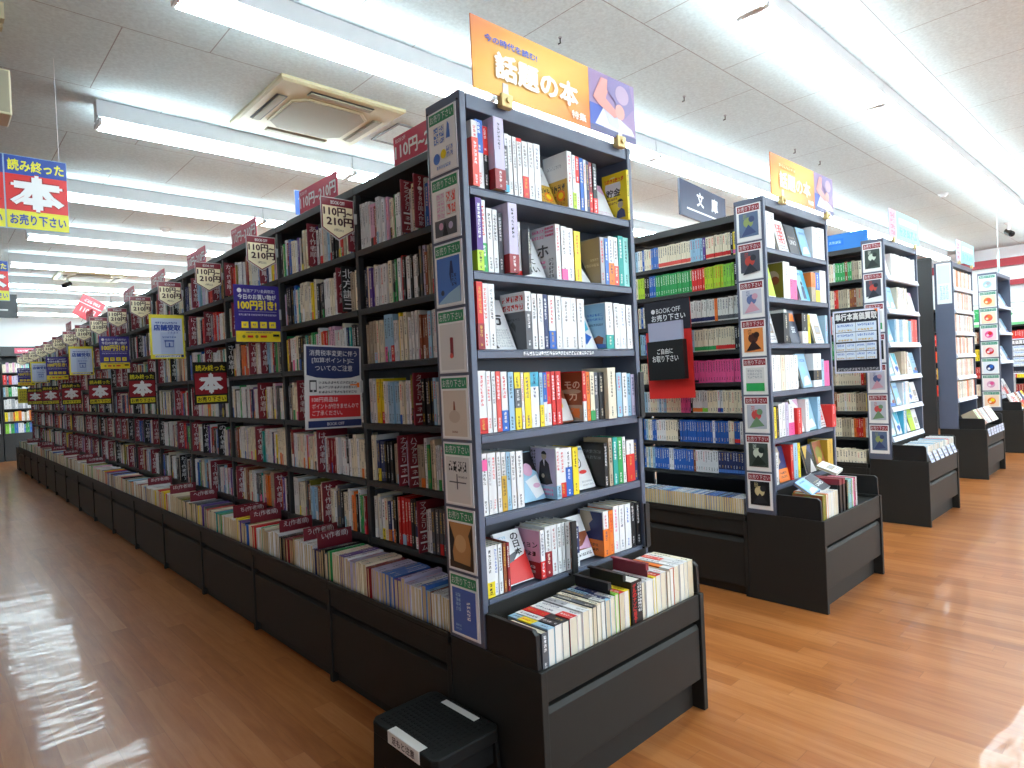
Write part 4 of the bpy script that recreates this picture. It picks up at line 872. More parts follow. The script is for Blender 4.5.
# ------------------------------------------------------------------ headers and hanging signs
def header_art(s):
    s.grad(0, 0, .667, 1, [('eab052', 'efbf66', 'e8a254', 'd97a42'), ('eaa84c', 'f2cb78', 'ecb45c', 'de8444'), ('de9450', 'efc36e', 'f2c66e', 'e6a852'), ('d98460', 'e2a05a', 'ecb45c', 'e6ae5c')])
    s.rect(.667, 0, 1, 1, '9c86aa')
    # open book held in two hands
    s.rect(.667, 0, .76, .45, '4a5fae').rect(.667, .0, 1, .1, '5a5a80').poly([(.70, .12), (.76, .42), (.86, .36), (.97, .22), (.99, .12), (.85, .1)], 'd8dae4').poly([(.76, .42), (.86, .36), (.88, .12), (.80, .2)], 'c4c8d8').poly([(.69, .55), (.75, .92), (.82, .92), (.78, .6), (.88, .4), (.84, .32), (.74, .44)], 'd89a92').poly([(.80, .98), (.96, .98), (.99, .6), (.92, .38), (.87, .36), (.85, .6), (.79, .75)], '8a7fa8').disc(.88, .45, .035, 'dca69c', .13).disc(.9, .75, .05, 'b8a2b8', .16)
def s_head(s):
    header_art(s); s.text('今の時代を読む!', .06, .70, .34, .80, '3a6ad0', .02).text('話題の本', .11, .24, .58, .60, 'fbf8ea', .045).text('特集', .53, .06, .64, .18, 'fbf8ea', .03)
def header(x, y, z, paint, label, w=.92, h=.25):
    t = thing('header_sign', label, 'sign', (x, y, z)); link('board', MB().box(0, 0, 0, w, .004, h, c('d9702a')), 'sign', t)
    s = Sheet((0, 0, 0), (1, 0, 0), (0, 0, 1), w, h, .0006); paint(s); link('picture', s, 'sign', t)
    for xx in (.12, w-.14):
        cl = link('clamp', MB().box(xx, -.012, -.036, xx+.055, .016, .012), 'clip', t, bev=.004); link('clamp_screw', MB().cyl((xx+.028, -.02, -.012), (xx+.028, -.0125, -.012), .010, 10), 'clip', cl)
        link('clamp_tab', MB().box(xx+.015, -.004, .0125, xx+.04, -.001, .05), 'clear', t)
header(1.413, 1.645, 2.392, s_head, 'long orange header sign clamped on top of the large end display')
def s_head2(s): header_art(s); s.text('話題の本', .11, .24, .58, .62, 'fbf3cf', .045).text('特集', .53, .06, .64, .18, 'fbf3cf', .03).marks(.1, .72, .35, .82, 'e08c38', 'f0cf9c', 7)
def hang_strings(t, w, h, z0):
    for xx in (.06*w, .94*w): link('string', MB().cyl((xx, .002, h), (xx, .002, ZC-z0-.001), .0016, 6), 'wire', t)
def s_bunko(s): s.rect(0, 0, 1, 1, '3d4257').text('文', .34, .42, .48, .82, 'w', .04).text('庫', .66, .42, .80, .82, 'w', .04).rect(.12, .22, .88, .27, 'w')
t = flat_sign('hanging_sign', 1.02, .315, s_bunko, '3d4257', tuple(at(681, 214, 1, 3.0)), 'dark slate sign with white lettering hanging between the two near end displays', math.radians(7), th=.02); hang_strings(t, 1.02, .315, t.location.z)
def s_buy(s):
    for a in (0, .5):
        s.rect(a+.006, .01, a+.494, .99, 'd9302f').rect(a+.006, .74, a+.494, .99, '2a4a9c').rect(a+.006, .01, a+.494, .25, 'e8e23c')
        s.text('読み終った', a+.03, .79, a+.47, .94, 'e8e23c', .03).text('本', a+.06, .28, a+.44, .72, '9c1c1c', .09).text('本', a+.06, .28, a+.44, .72, 'f4f4f2', .06).text('お売り下さい', a+.03, .06, a+.47, .2, '2a4a9c', .03)
p = at(70, 234, 1, 4.75)
t = flat_sign('hanging_sign', .62, .44, s_buy, 'b7d7ee', (p.x-.62, 4.75, p.z), 'pair of red and yellow book buying posters hung together from the ceiling, nearer pair', 0, th=.004); hang_strings(t, .62, .44, p.z)
p = at(10, 301, 1, 8.9); t2 = copy_tree(t, loc=(p.x-.62, 8.9, p.z), label='pair of red and yellow book buying posters hung from the ceiling, farther pair')
for ch in t2.children:
    if ch.name.startswith('string'): ch.scale = (1, 1, 1)
p = at(18, 318, 1, 9.6)
t = flat_sign('hanging_sign', .9, .28, lambda s: s.rect(.5, .3, .9, .36, 'ow'), '1a1a1c', (p.x-.9, 9.6, p.z), 'black hanging section sign behind the farther red and yellow posters', 0, th=.02); hang_strings(t, .9, .28, p.z)
t = thing('ceiling_speaker', 'cream box speaker on a bracket under the ceiling at the edge of the long aisle', 'speaker', (.275, 4.3, ZC))
link('bracket', MB().box(-.02, -.02, -.36, .02, .02, -.001), 'cream', t); link('speaker_body', MB().box(-.20, -.1, -.60, .135, .1, -.361), 'cream', t, bev=.008); link('ceiling_box', MB().box(-.14, -.08, -.09, .125, -.0205, -.002).box(-.14, .0205, -.09, .125, .08, -.002), 'cream', t); link('speaker_front', MB().box(-.19, -.104, -.588, .125, -.1005, -.373), 'creamd', t)
# ------------------------------------------------------------------ step stool
t = thing('step_stool', 'black plastic step stool with white label strips at the foot of the large end display', 'step stool', (1.2185, 1.775, 0))
def stool():
    w, d, h = .272, .375, .252
    return w, d, h
w, d, h = stool()
link('step_top', MB().prism([(-w/2+.02, -d/2), (w/2-.02, -d/2), (w/2, -d/2+.02), (w/2, d/2-.02), (w/2-.02, d/2), (-w/2+.02, d/2), (-w/2, d/2-.02), (-w/2, -d/2+.02)], 2, h-.045, h), 'blackm', t, bev=.006)
tr = MB()
for i in range(12):
    for j in range(17):
        x, y = -w/2+.024+i*.0200, -d/2+.038+j*.0185; tr.box(x, y, h+.0002, x+.009, y+.009, h+.002)
link('tread_texture', tr, 'blackm', t)
for sx in (-1, 1):
    b = MB().prism([(-d/2+.012, h-.0455), (d/2-.012, h-.0455), (d/2+.006, .0), (d/2-.05, .0), (d/2-.07, .11), (-d/2+.07, .11), (-d/2+.05, 0), (-d/2-.006, 0)], 0, sx*(w/2-.012)-.008, sx*(w/2-.012)+.008)
    link('side_leg', b, 'blackm', t, bev=.003)
for sy in (-1, 1): link('cross_panel', MB().box(-w/2+.021, sy*(d/2-.03)-.006, .13, w/2-.021, sy*(d/2-.03)+.006, h-.0455), 'blackm', t)
lb = MB().box(-w/2-.003, -.11+.0, h-.038, -w/2-.0005, .07, h+.0035, c('ow')).box(-w/2-.0005, -.11, h+.0022, -w/2+.03, .07, h+.0035, c('ow')); link('label_strip', lb, 'sign', t)
s = Sheet((-w/2-.003, .07, h-.038), (0, -1, 0), (0, 0, 1), .18, .04, .0006); s.text('足もと注意', .14, .18, .86, .82, 'k', .02); link('lettering', s, 'sign', t)
link('label_strip', MB().box(w/2-.045, -.10, h+.0022, w/2-.020, .085, h+.0035, c('ow')), 'sign', t)
# ------------------------------------------------------------------ second unit
U2 = dict(x=3.63, w=.945, yf=1.42, yp=1.69, yb=1.875, zt=2.392, zb=.535)
L2 = [2.095, 1.805, 1.530, 1.243, .965, .69]
end_unit(lips=L2, label='second end display with maroon-headed posters and a tray of mixed books', **U2)
header(3.70, 1.67, 2.404, s_head2, 'orange header sign clamped on top of the second end display', .94, .25)
for i in range(8):
    f, nm = QS[i]; z1 = 2.36-i*.228; poster(U2['x'], 1.706, 1.858, z1-.218, z1, '8a2a34', f, f'maroon-headed poster with {nm}, {nth(i+1)} from top, second end display', 'maroon-headed posters on the second end display')
def auto_row(items, x0, z, yl, place, frm, group, w_end=None):
    """items: (thickness mm, height mm, colour[, opts])"""
    global BOOKN
    x = x0; sc = (.877 if w_end is None else w_end)/sum(e[0]/1000+.001 for e in items)
    for i, e in enumerate(items, 1):
        t = e[0]/1000*sc; h = e[1]/1000; k = e[2]; o_ = e[3] if len(e) > 3 else {}
        if o_.get('face'):
            w = min(t, .14); th = .012
            o = make_book('book', th, h, w, k, f"{ARTNAME[o_['art']]} book leaning back cover forward, {nth(i)} along {place}", group=group, cover_art=o_['art'])
            o.matrix_world = Matrix.Translation((x+t-.002, yl+o_.get('dy', .012), z+.004)) @ Matrix.Rotation(-o_.get('lean', .22), 4, 'X') @ Matrix.Rotation(PI/2, 4, 'Z') @ Matrix.Translation((th/2, 0, 0))
        elif k != '_':
            nm = ARTNAME[o_['art']] if o_.get('art') else CNAME[k]; b_ = o_.get('bands', ())
            if b_: nm += ' '+CNAME[b_[0][0]]+'-banded'
            make_book('book', t-.0012, h, .13, k, f"{nm} book, {nth(i)} from {frm}, {place}", group=group, bands=b_, cover_art=o_.get('art'), loc=(x+t/2, yl+.003-o_.get('fwd', 0), z+.002))
        x += t+.001
G2 = 'books on the second end display'; xx = U2['x']+.036
R2 = [[(34, 215, 'w'), (34, 213, 'w'), (130, 205, 'w', face('wall')), (95, 195, 'dg', face('uno')), (105, 198, 'lb', face('lightblue')), (30, 205, 'w'), (26, 205, 'w'), (34, 210, 'w'), (28, 210, 'w')],
      [(70, 190, 'w', face('lime')), (50, 0, '_'), (52, 225, 'w', dict(art='olive')), (22, 205, 'w', bd('pk', 0, .6)), (34, 205, 'pk', bd('w', .6, 1)), (125, 210, 'lb', face('suit')), (40, 190, 'be', bd('o', .5, 1)), (40, 195, 'b', bd('y', 0, .4)), (30, 215, 'w'), (28, 215, 'w')],
      [(60, 200, 'w', face('poster')), (40, 180, 'k', dict(fwd=.03)), (18, 205, 'w'), (110, 215, 'sl', face('orange_sq')), (45, 190, 'w', bd('k', .4, 1)), (20, 185, 'y'), (125, 205, 'w', face('poster')), (20, 190, 'lb')],
      [(28, 215, 'w'), (28, 215, 'w'), (28, 214, 'iv'), (28, 214, 'w'), (28, 213, 'w'), (28, 212, 'w'), (110, 225, 'lb', face('lightblue')), (60, 220, 'w', bd('k', .2, .5)), (20, 180, 'lb'), (40, 170, 'pk')],
      [(24, 185, 'y'), (20, 190, 'k'), (30, 200, 'w'), (28, 205, 'w'), (28, 205, 'la'), (50, 190, 'w', bd('pk', 0, .4)), (40, 160, 'r', dict(fwd=.02)), (70, 215, 'w', face('pinkw')), (34, 205, 'w'), (90, 210, 'tl', face('lightblue')), (30, 210, 'lb'), (70, 200, 'w', face('wall')), (45, 150, 'r', dict(fwd=.03))],
      [(26, 190, 'ow'), (110, 215, 'k', face('navy')), (24, 215, 'r'), (40, 220, 'lb'), (24, 215, 'y'), (80, 0, '_'), (90, 180, 'nv', face('diag')), (110, 190, 'ol', face('green_bear')), (60, 190, 'go')]]
for i, (its, z) in enumerate(zip(R2, L2), 1):
    auto_row(its, xx, z, U2['yp']+.006, f"{SHELF[i].split(' from')[0]}, second end display", 'posters', G2)
zt2 = U2['zb']-.016-.017
T2 = [(30, 'ol'), (24, 'o'), (22, 'w'), (26, 'w'), (24, 'w'), (24, 'w'), (26, 'cr'), (20, 'w')]
x = xx+.02; make_book('book', .045, .150, .17, 'ol', 'olive book standing spine out at the corner of the tray of the second end display', loc=(x+.02, 1.445, zt2+.001), cover_art='green_bear'); x += .05
for i, (t_, k) in enumerate(T2[1:]):
    tray_book('book', t_/1000, .150, .185, k, f'{CNAME[k]} book lying spine up, {nth(i+2)} from posters in tray of second end display', x+t_/2000, 1.446, zt2+.001, group='books in the tray of the second end display'); x += t_/1000+.001
for i, off in enumerate((.035, .085)):
    tt = thing('index_divider', f"red divider plate, {nth(i+1)} in the tray of the second end display", 'divider', (x+off, 1.447, zt2+.001)); link('divider_plate', MB().box(0, 0, 0, .03, .012, .17), 'black', tt); link('divider_top', MB().box(-.004, -.001, .171, .034, .17, .205), 'red', tt); link('divider_rear', MB().box(0, .013, 0, .03, .168, .17), 'black', tt)
x += .14
for i, (t_, k) in enumerate(((20, 'k'), (26, 'tl'), (22, 'lb'), (14, 'gn'), (18, 'w'), (16, 'pk'), (18, 'dr'), (20, 'w'))):
    make_book('book', t_/1000, .185, .15, k, f'{CNAME[k]} book standing spine out, {nth(i+1)} past the red dividers, tray of second end display', loc=(x+t_/2000, 1.446, zt2+.001), group='standing books in the tray of the second end display'); x += t_/1000+.0015
for i, (dx, k, a, h_) in enumerate(((.02, 'bb', 'lightblue', .12), (.17, 'w', 'uno', .13), (.52, 'w', 'poster', .13))):
    o = make_book('book', .018, h_, .09, k, f'{ARTNAME[a]} book leaning face up, {nth(i+1)} from posters, tray of second end display', cover_art=a)
    o.matrix_world = Matrix.Translation((xx+dx+.1, 1.50+(.05 if i == 2 else 0), zt2+.156+(.055 if i == 2 else 0))) @ Matrix.Rotation(-1.0-(.25 if i == 2 else 0), 4, 'X') @ Matrix.Rotation(PI/2-.25, 4, 'Z')
# paperbacks on the aisle side of the second row
XP = 3.88
LP = [2.128, 1.928, 1.712, 1.515, 1.302, 1.097, .894, .692]
PB0 = U2['yb']+.012
def small_bay(x, y, w, lips, label, d=.25, name='bookcase_bay', zt=2.38, base=.50, blue=False, group=None):
    t = thing(name, label, 'bookcase', (x, y, 0), group=group)
    link('base_body', MB().box(.03, .001, 0, .9, w-.001, base-.045), 'base', t); link('base_post', MB().box(0, -.012, 0, .029, .012, base-.0407), 'base', t, bev=.002)
    link('drawer', MB().prism([(.022, .05), (.008, .055), (.008, .325), (.020, .352), (.029, .352), (.029, .05)], 1, .016, w-.016), 'base', t, bev=.002)
    link('fascia', MB().box(.006, .0145, .372, .0295, w-.0145, base-.042), 'base', t, bev=.002)
    link('tray_lip', MB().box(0, .001, base-.04, .9, w-.001, base-.018).box(0, .001, base-.0175, .012, w-.001, base), 'base', t)
    for yy in (-.012, w-.013): link('upright', MB().box(d+.004, yy, base-.017, d+.034, yy+.025, zt-.046), 'row', t)
    link('back_panel', MB().box(.44, .002, base-.017, .46, w-.002, zt-.05), 'backp', t)
    link('top_board', MB().box(d-.01, .001, zt-.045, .9-d, w-.001, zt), 'row', t, bev=.002)
    for z in lips: link('shelf', MB().box(d, .0145, z-.026, .439, w-.0145, z-.004).box(d, .0145, z-.0035, d+.006, w-.0145, z), 'row', t)
    return t
small_bay(U2['x'], PB0, .93, LP, 'dark paperback bookcase bay right behind the second end display')
small_bay(U2['x'], PB0+.95, .93, LP, 'dark paperback bookcase bay, second behind the second end display')
def seqs(*a):
    o = []
    for k, n, *r in a: o += [(k, r[0] if r else None)]*n
    return o
# listed from the end display backwards
PBK = [seqs(('r', 1), ('o', 1), ('b', 1), ('r', 2), ('y', 1, 'pk'), ('k', 1), ('cr', 9, 'r'), ('pu', 1), ('lb', 5), ('cr', 14, 'co'), ('bb', 3)),
       seqs(('w', 1), ('b', 3), ('o', 1), ('k', 1), ('lg', 4), ('li', 7), ('r', 5), ('gn', 15), ('b', 3), ('k', 2), ('li', 3)),
       seqs(('lb', 4, 'b'), ('k', 1), ('ow', 8, 'dg'), ('o', 1), ('ow', 24, 'nv')),
       seqs(('ow', 5, 'gn'), ('k', 2), ('iv', 7, 'r'), ('iv', 8, 'gn'), ('lb', 16)),
       seqs(('pk', 28), ('w', 8), ('gr', 3)),
       seqs(('cr', 2), ('w', 1, 'r'), ('cr', 9), ('w', 1, 'b'), ('w', 1, 'pu'), ('cr', 4), ('w', 2, 'lg'), ('w', 4, 'o'), ('k', 1), ('pk', 4), ('cr', 6)),
       seqs(('b', 2, 'lg'), ('cr', 2), ('w', 2), ('b', 2, 'r'), ('cr', 2), ('b', 5), ('w', 1), ('b', 13), ('k', 1), ('cr', 5), ('w', 4)),
       seqs(('w', 1), ('nv', 14, 'bb'), ('w', 9), ('br', 1), ('b', 8), ('w', 2), ('b', 6))]
pmesh = {}
NPB = 0; random.seed(9)
PN_ = ['top', 'second', 'third', 'fourth', 'fifth', 'sixth', 'seventh', 'lowest']
for si, (z, ks) in enumerate(zip(LP, PBK)):
    y = PB0+.018; n = 0
    while y < PB0+.93-.018-.02:
        k, lb_ = ks[n] if n < len(ks) else random.choice((('cr', None), ('w', None), ('lb', None), ('b', None)))
        n += 1; v = random.randint(0, 2); t = (.0175, .019, .0215)[v]; h = .150+(.0, .003, -.002)[v]
        bands = ((lb_, .06, .2),) if lb_ else ()
        key = (k, lb_, v, random.randint(0, 2) if k in ('cr', 'w') else 0)
        if y < PB0+.80 and NPB < 275:
            if key not in pmesh:
                b = cover_mesh(t-.001, h, .105, k); pm = page_mesh(t-.001, h, .105); pmesh[key] = (b.mesh('paperback_cover'), pm.mesh('paperback_pages'), obi_mesh(t-.001, .05*h, .22*h, .02, lb_, title=False).mesh('spine_tag') if lb_ else None)
            a, p_, q = pmesh[key]; NPB += 1
            o = link('paperback', a, 'cover', None, (XP+.008+random.uniform(0, .006), y+t/2, z+.001), (0, 0, -PI/2))
            tag(o, f'{CNAME[k]} pocket paperback, {nth(n)} from posters, {PN_[si]} shelf behind second end display', 'paperback', 'paperbacks behind the second end display')
            link('page_block', p_, 'page', o)
            if q: link('spine_tag', q, 'cover', o)
        else: put_stuff(Matrix.Translation((XP+.01, y+t/2, z+.001)) @ RX, t-.001, h, .105, k, bands[0] if bands else ())
        y += t
    y = PB0+.95+.018
    while y < PB0+.95+.9:
        t = .019; k = random.choice(('cr', 'w', 'lb', 'b', 'pk', 'gn', 'r', 'iv', 'y')); put_stuff(Matrix.Translation((XP+.01, y+t/2, z+.001)) @ RX, t-.001, .15, .105, k); y += t
n = 0; y = PB0+.015
while y < PB0+1.88:
    t = random.choice((.016, .018, .02)); k = random.choice(('w', 'w', 'w', 'bb', 'lb', 'nv')); n += 1
    if abs(y-(PB0+.945)) < .025: y += .01; continue
    if y < PB0+.80:
        o = link('paperback', cover_mesh(t-.001, .150, .107, k), 'cover'); tag(o, f'{CNAME[k]} pocket paperback lying spine up, {nth(n)} from posters, tray behind second end display', 'paperback', 'paperbacks in the tray behind the second end display')
        o.matrix_world = Matrix.Translation((U2['x']+.025, y+t/2, .50-.0165+.108)) @ RT
        link('page_block', MB().box(-t/2+.002, .003, -.0003, t/2-.002, .106, .147, c(random.choice(('e3cf9e', 'e0c892', 'ead9b0')))), 'page', o)
    else:
        b = MB().box(-t/2+.0005, 0, 0, t/2-.0005, .107, .15, c('w')); b.box(-t/2+.002, .003, -.0006, t/2-.002, .106, .01, c('e3cf9e'))
        mt = Matrix.Translation((U2['x']+.025, y+t/2, .50-.0165+.108)) @ RT; k0 = len(STUFF.v)
        STUFF.v += [tuple(mt @ Vector(v)) for v in b.v]; STUFF.f += [tuple(k0+j for j in f) for f in b.f]; STUFF.c += b.c; STUFF.i += b.i; STUFF.uv += b.uv
    y += t
# leaflet holder on the paperback shelves
t = thing('leaflet_holder', 'red leaflet holder with black top hung in front of the paperback shelves', 'leaflet holder', (3.80, 2.655, 1.20), (0, math.radians(-1.2), RL)); w, h = .365, .68
link('backing_board', MB().box(0, 0, 0, w, .006, h, c('d8332e')), 'sign', t)
s = Sheet((0, 0, 0), (1, 0, 0), (0, 0, 1), w, h, .0007); s.rect(0, .69, 1, 1, '23232b').text('BOOK·OFF', .27, .875, .8, .925, 'w', .01).disc(.2, .9, .045, 'w').text('お売り下さい', .16, .795, .9, .86, 'w', .02).marks(.18, .74, .7, .765, '23232b', 'gr', 18); link('lettering', s, 'sign', t)
link('pocket', MB().box(.04, -.05, .13, w-.04, -.045, .40).box(.04, -.0445, .13, .045, -.0005, .40).box(w-.045, -.0445, .13, w-.04, -.0005, .40).box(.0455, -.0445, .13, w-.0455, -.0005, .135), 'black', t)
link('leaflets', MB().box(.05, -.04, .136, w-.05, -.012, .53, c('a7a9c0')), 'sign', t)
s = Sheet((.04, -.05, .13), (1, 0, 0), (0, 0, 1), w-.08, .27, .0007); s.text('ご自由に', .28, .66, .72, .8, 'w', .015).text('お取り下さい', .14, .46, .86, .62, 'w', .015); link('pocket_lettering', s, 'sign', t)
link('clip', MB().box(.30, .0065, .1, .345, .1, .115), 'black', t)
# ------------------------------------------------------------------ third unit and beyond
U3 = dict(x=6.05, w=.955, yf=1.515, yp=1.785, yb=1.965, zt=2.445, zb=.56)
L3 = [2.12, 1.83, 1.54, 1.25, .98, .72]
end_unit(lips=L3, label='third end display with white price rails, behind the framed price chart', rail=True, tray_side=.13, **U3)
for i in range(7):
    f, nm = QS[(i*3+6) % 8]; z1 = 2.415-i*.262; poster(U3['x'], 1.80, 1.952, z1-.25, z1, '8a2a34', f, f'maroon-headed poster with {nm}, {nth(i+1)} from top, third end display', 'maroon-headed posters on the third end display')
G3 = 'books on the third end display'; x3 = U3['x']+.036
W9 = lambda n, h, ks=('w', 'w', 'lb', 'w', 'iv'): [(random.randint(18, 30), h+random.randint(-6, 6), random.choice(ks)) for _ in range(n)]
random.seed(21)
R3 = [[(90, 200, 'w', face('pinkw'))]+W9(15, 200, ('w', 'w', 'w', 'ow')), [(110, 205, 'lb', face('lightblue')), (100, 205, 'lb', face('lightblue'))]+W9(8, 205)+[(110, 210, 'w', face('poster')), (90, 190, 'w', face('pinkw'))], [(110, 205, 'lb', face('lightblue'))]+W9(9, 205)+[(24, 200, 'cy'), (26, 200, 'lb')]+[(30, 215, 'co'), (34, 215, 'r'), (30, 215, 'co')],
      [(120, 205, 'lb', face('lightblue')), (100, 200, 'w', face('bluewave'))]+W9(6, 205, ('w', 'iv', 'be'))+[(110, 200, 'w', face('poster')), (90, 200, 'lb', face('lb'))], [(120, 205, 'lb', face('lb')), (110, 205, 'w', face('lightblue'))]+W9(5, 205)+[(110, 205, 'cy', face('bluewave')), (100, 190, 'w', face('poster'))], [(110, 205, 'lb', face('lightblue')), (110, 205, 'lb', face('bluewave'))]+W9(3, 205, ('lb', 'cy', 'w'))+[(90, 200, 'k', face('diag')), (100, 200, 'li', face('lime')), (90, 190, 'w', face('poster'))]]
for i, (its, z) in enumerate(zip(R3, L3), 1): auto_row(its, x3, z+.010, U3['yp']+.006, f"{SHELF[i].split(' from')[0]}, third end display", 'posters', G3)
x = x3; n = 0; z3 = U3['zb']-.033
while x < U3['x']+.90:
    t_ = random.choice((.02, .024, .028)); k = random.choice(('w', 'w', 'lb', 'ow', 'w', 'co' if x > 6.7 else 'w')); n += 1
    tray_book('book', t_, .125+random.uniform(0, .02), .19, k, f'{CNAME[k]} book lying spine up, {nth(n)} from posters in tray of third end display', x+t_/2, 1.541, z3+.001, group='books in the tray of the third end display'); x += t_+.001
for i in range(6):
    t = thing('price_label', f'white price label card, {nth(i+1)} from posters, tray front of third end display', 'price label', (U3['x']+.05+i*.145, 1.508, U3['zb']-.03), (math.radians(-20), 0, 0), 'price labels on the tray of the third end display')
    link('label_card', MB().box(0, -.003, 0, .10, -.001, .085, c('c9d2ea')), 'sign', t); s = Sheet((0, -.003, 0), (1, 0, 0), (0, 0, 1), .10, .085, .0006); s.marks(.1, .2, .9, .8, 'c9d2ea', 'sl', 5, 2); link('lettering', s, 'sign', t)
def small_header(x, y, z, w, h, label, cols=('e9a0b0', '8fd4e6', 'd6f2f4')):
    t = thing('header_sign', label, 'sign', (x, y, z)); link('board', MB().box(0, 0, 0, w, .004, h, c(cols[1])), 'sign', t)
    s = Sheet((0, 0, 0), (1, 0, 0), (0, 0, 1), w, h, .0008); s.rect(0, 0, .22, 1, cols[0]).rect(.03, .1, .19, .9, cols[0], 'd0566e', 1, 4).rect(.22, 0, 1, 1, cols[1]).rect(.3, .58, .92, .8, cols[2]).rect(.3, .14, .92, .5, cols[1], '3ba4a4', 5, 1); link('lettering', s, 'sign', t)
    for xx in (.1, w-.15): link('clamp', MB().box(xx, -.01, -.03, xx+.05, .014, .012), 'clip', t, bev=.003)
small_header(6.15, 1.765, 2.458, .86, .25, 'pale pink and blue header sign on top of the third end display')
s_chart = lambda s: (s.rect(.02, .015, .98, .985, 'f2f4fa').rect(.04, .03, .96, .97, '20222e').text('単行本高価買取', .06, .84, .94, .95, 'w', .04).rect(.06, .03, .94, .09, '20222e', 'gr', 14, 1),
    [s.rect(.06+.44*i, .655-.155*j, .06+.44*i+.43, .80-.155*j, 'dce8f6').rect(.09+.44*i, .735-.155*j, .06+.44*i+.38, .78-.155*j, 'dce8f6', '4a7ac0', 8, 1).rect(.1+.44*i, .665-.155*j, .42+.44*i, .70-.155*j, 'dce8f6', 'go', 5, 1) for i in (0, 1) for j in (0, 1)],
    [s.rect(.06+.22*i, .35-.135*j, .06+.22*i+.21, .475-.135*j, 'dce8f6').rect(.08+.22*i, .42-.135*j, .06+.22*i+.18, .46-.135*j, 'dce8f6', '4a7ac0', 5, 1).rect(.08+.22*i, .36-.135*j, .06+.22*i+.18, .39-.135*j, 'dce8f6', 'go', 4, 1) for i in range(4) for j in (0, 1)], s.poly([(.9, .985), (.98, .985), (.98, .93)], 'o'))
def chart(loc, label, w=.375, h=.545):
    t = flat_sign('price_chart', w, h, s_chart, 'c9d4ee', loc, label, RL); link('clip', MB().box(w*.5-.02, .0045, h*.6, w*.5+.02, .143, h*.6+.02), 'grey', t); return t
chart((5.90, 2.165, 1.30), 'framed white price chart with black grid in front of the third bookcase row')
LR = [2.15, 1.90, 1.66, 1.42, 1.18, .94, .70]
PB3 = U3['yb']+.012
small_bay(U3['x'], PB3, .93, LR, 'dark bookcase bay right behind the third end display, under a blue header board', zt=2.44)
small_bay(U3['x'], PB3+.95, .93, LR, 'dark bookcase bay, second behind the third end display', zt=2.44)
def fill(x, y0, y1, z, h, d, ks, tmin=.014, tmax=.026):
    y = y0
    run, left = ks[0], 0
    while y < y1:
        t = random.uniform(tmin, tmax)
        if left <= 0: run = random.choice(ks); left = random.randint(1, 4)
        left -= 1
        if y+t > y1: break
        put_stuff(Matrix.Translation((x, y+t/2, z+.001)) @ RX, t-.001, h+random.uniform(-.008, .008), d, run); y += t
ks3 = ('iv', 'cr', 'w', 'y', 'be', 'o', 'gn', 'cr', 'iv', 'r', 'br', 'w')
for z in LR:
    for q in (0, .95): fill(6.31, PB3+q+.016, PB3+q+.91, z, .17, .105, ks3)
for q in (0, .95): fill(6.075, PB3+q+.02, PB3+q+.9, .484, .12, .14, ('iv', 'cr'), .02, .03)
def blue_header(x, y, z, w, label):
    t = thing('header_board', label, 'sign', (x, y, z), (0, 0, RL)); link('board', MB().box(0, 0, 0, w, .02, .15), 'blue', t)
    s = Sheet((0, 0, 0), (1, 0, 0), (0, 0, 1), w, .15, .0008); s.rect(.62, .3, .78, .7, '0f6fd0').rect(.64, .4, .76, .6, '2a86dc', 'lb', 4, 1); link('lettering', s, 'sign', t)
blue_header(6.3, PB3+.93, 2.441, .92, 'plain blue header board on top of the third bookcase row')
U4 = dict(x=8.73, w=.95, yf=1.61, yp=1.875, yb=2.06, zt=2.50, zb=.58)
L4 = [2.20, 1.94, 1.68, 1.42, 1.16, .90]
end_unit(lips=L4, label='fourth end display beside a tall plain slate panel', rail=True, **U4)
random.seed(33)
t = thing('slate_panel', 'tall plain dark slate panel standing behind the fourth end display', 'panel', (8.70, 2.075, 0)); link('panel_board', MB().box(0, 0, 0, .03, .30, 2.56), 'row', t, bev=.003); link('panel_cap', MB().box(-.004, -.003, 2.5605, .034, .303, 2.575), 'row', t)
t = thing('white_notice', 'tall white notice on the side of the fourth end display', 'notice', (8.7285, 2.035, 2.02)); link('notice_sheet', MB().box(-.004, -.145, 0, -.001, 0, .47, c('e6f0f4')), 'sign', t); s = Sheet((-.004, 0, 0), (0, -1, 0), (0, 0, 1), .145, .47, .0008); s.rect(.1, .5, .9, .95, 'd4ecf0').rect(.2, .1, .8, .45, 'e6f0f4', 'lb', 3, 8); link('lettering', s, 'sign', t)
G4 = 'books on the fourth end display'
for z in L4:
    x = U4['x']+.036
    while x < U4['x']+.88:
        t_ = random.uniform(.018, .034); k = random.choice(('iv', 'be', 'w', 'cr', 'ow', 'o', 'w', 'iv'))
        put_stuff(Matrix.Translation((x+t_/2, U4['yp']+.008, z+.012)), t_-.001, .195+random.uniform(-.01, .01), .13, k); x += t_
x = U4['x']+.04; n = 0
while x < U4['x']+.88:
    t_ = random.choice((.024, .03, .034)); k = random.choice(('w', 'iv', 'lb', 'lg' if n < 4 else 'w', 'be', 'cr', 'br')); n += 1
    put_stuff(Matrix.Translation((x+t_/2, 1.655, U4['zb']+.036)) @ Matrix.Rotation(-.5, 4, 'X'), t_-.002, .19, .13, k); x += t_
for i in range(6):
    t = thing('price_label', f'white price label card, {nth(i+1)} from slate panel, tray front of fourth end display', 'price label', (U4['x']+.05+i*.145, 1.603, U4['zb']-.095), (math.radians(-8), 0, 0), 'price labels on the tray of the fourth end display')
    link('label_card', MB().box(0, -.003, 0, .11, -.001, .085, c('c9d2ea')), 'sign', t); s = Sheet((0, -.003, 0), (1, 0, 0), (0, 0, 1), .11, .085, .0006); s.marks(.1, .2, .9, .8, 'c9d2ea', 'sl', 5, 2); link('lettering', s, 'sign', t)
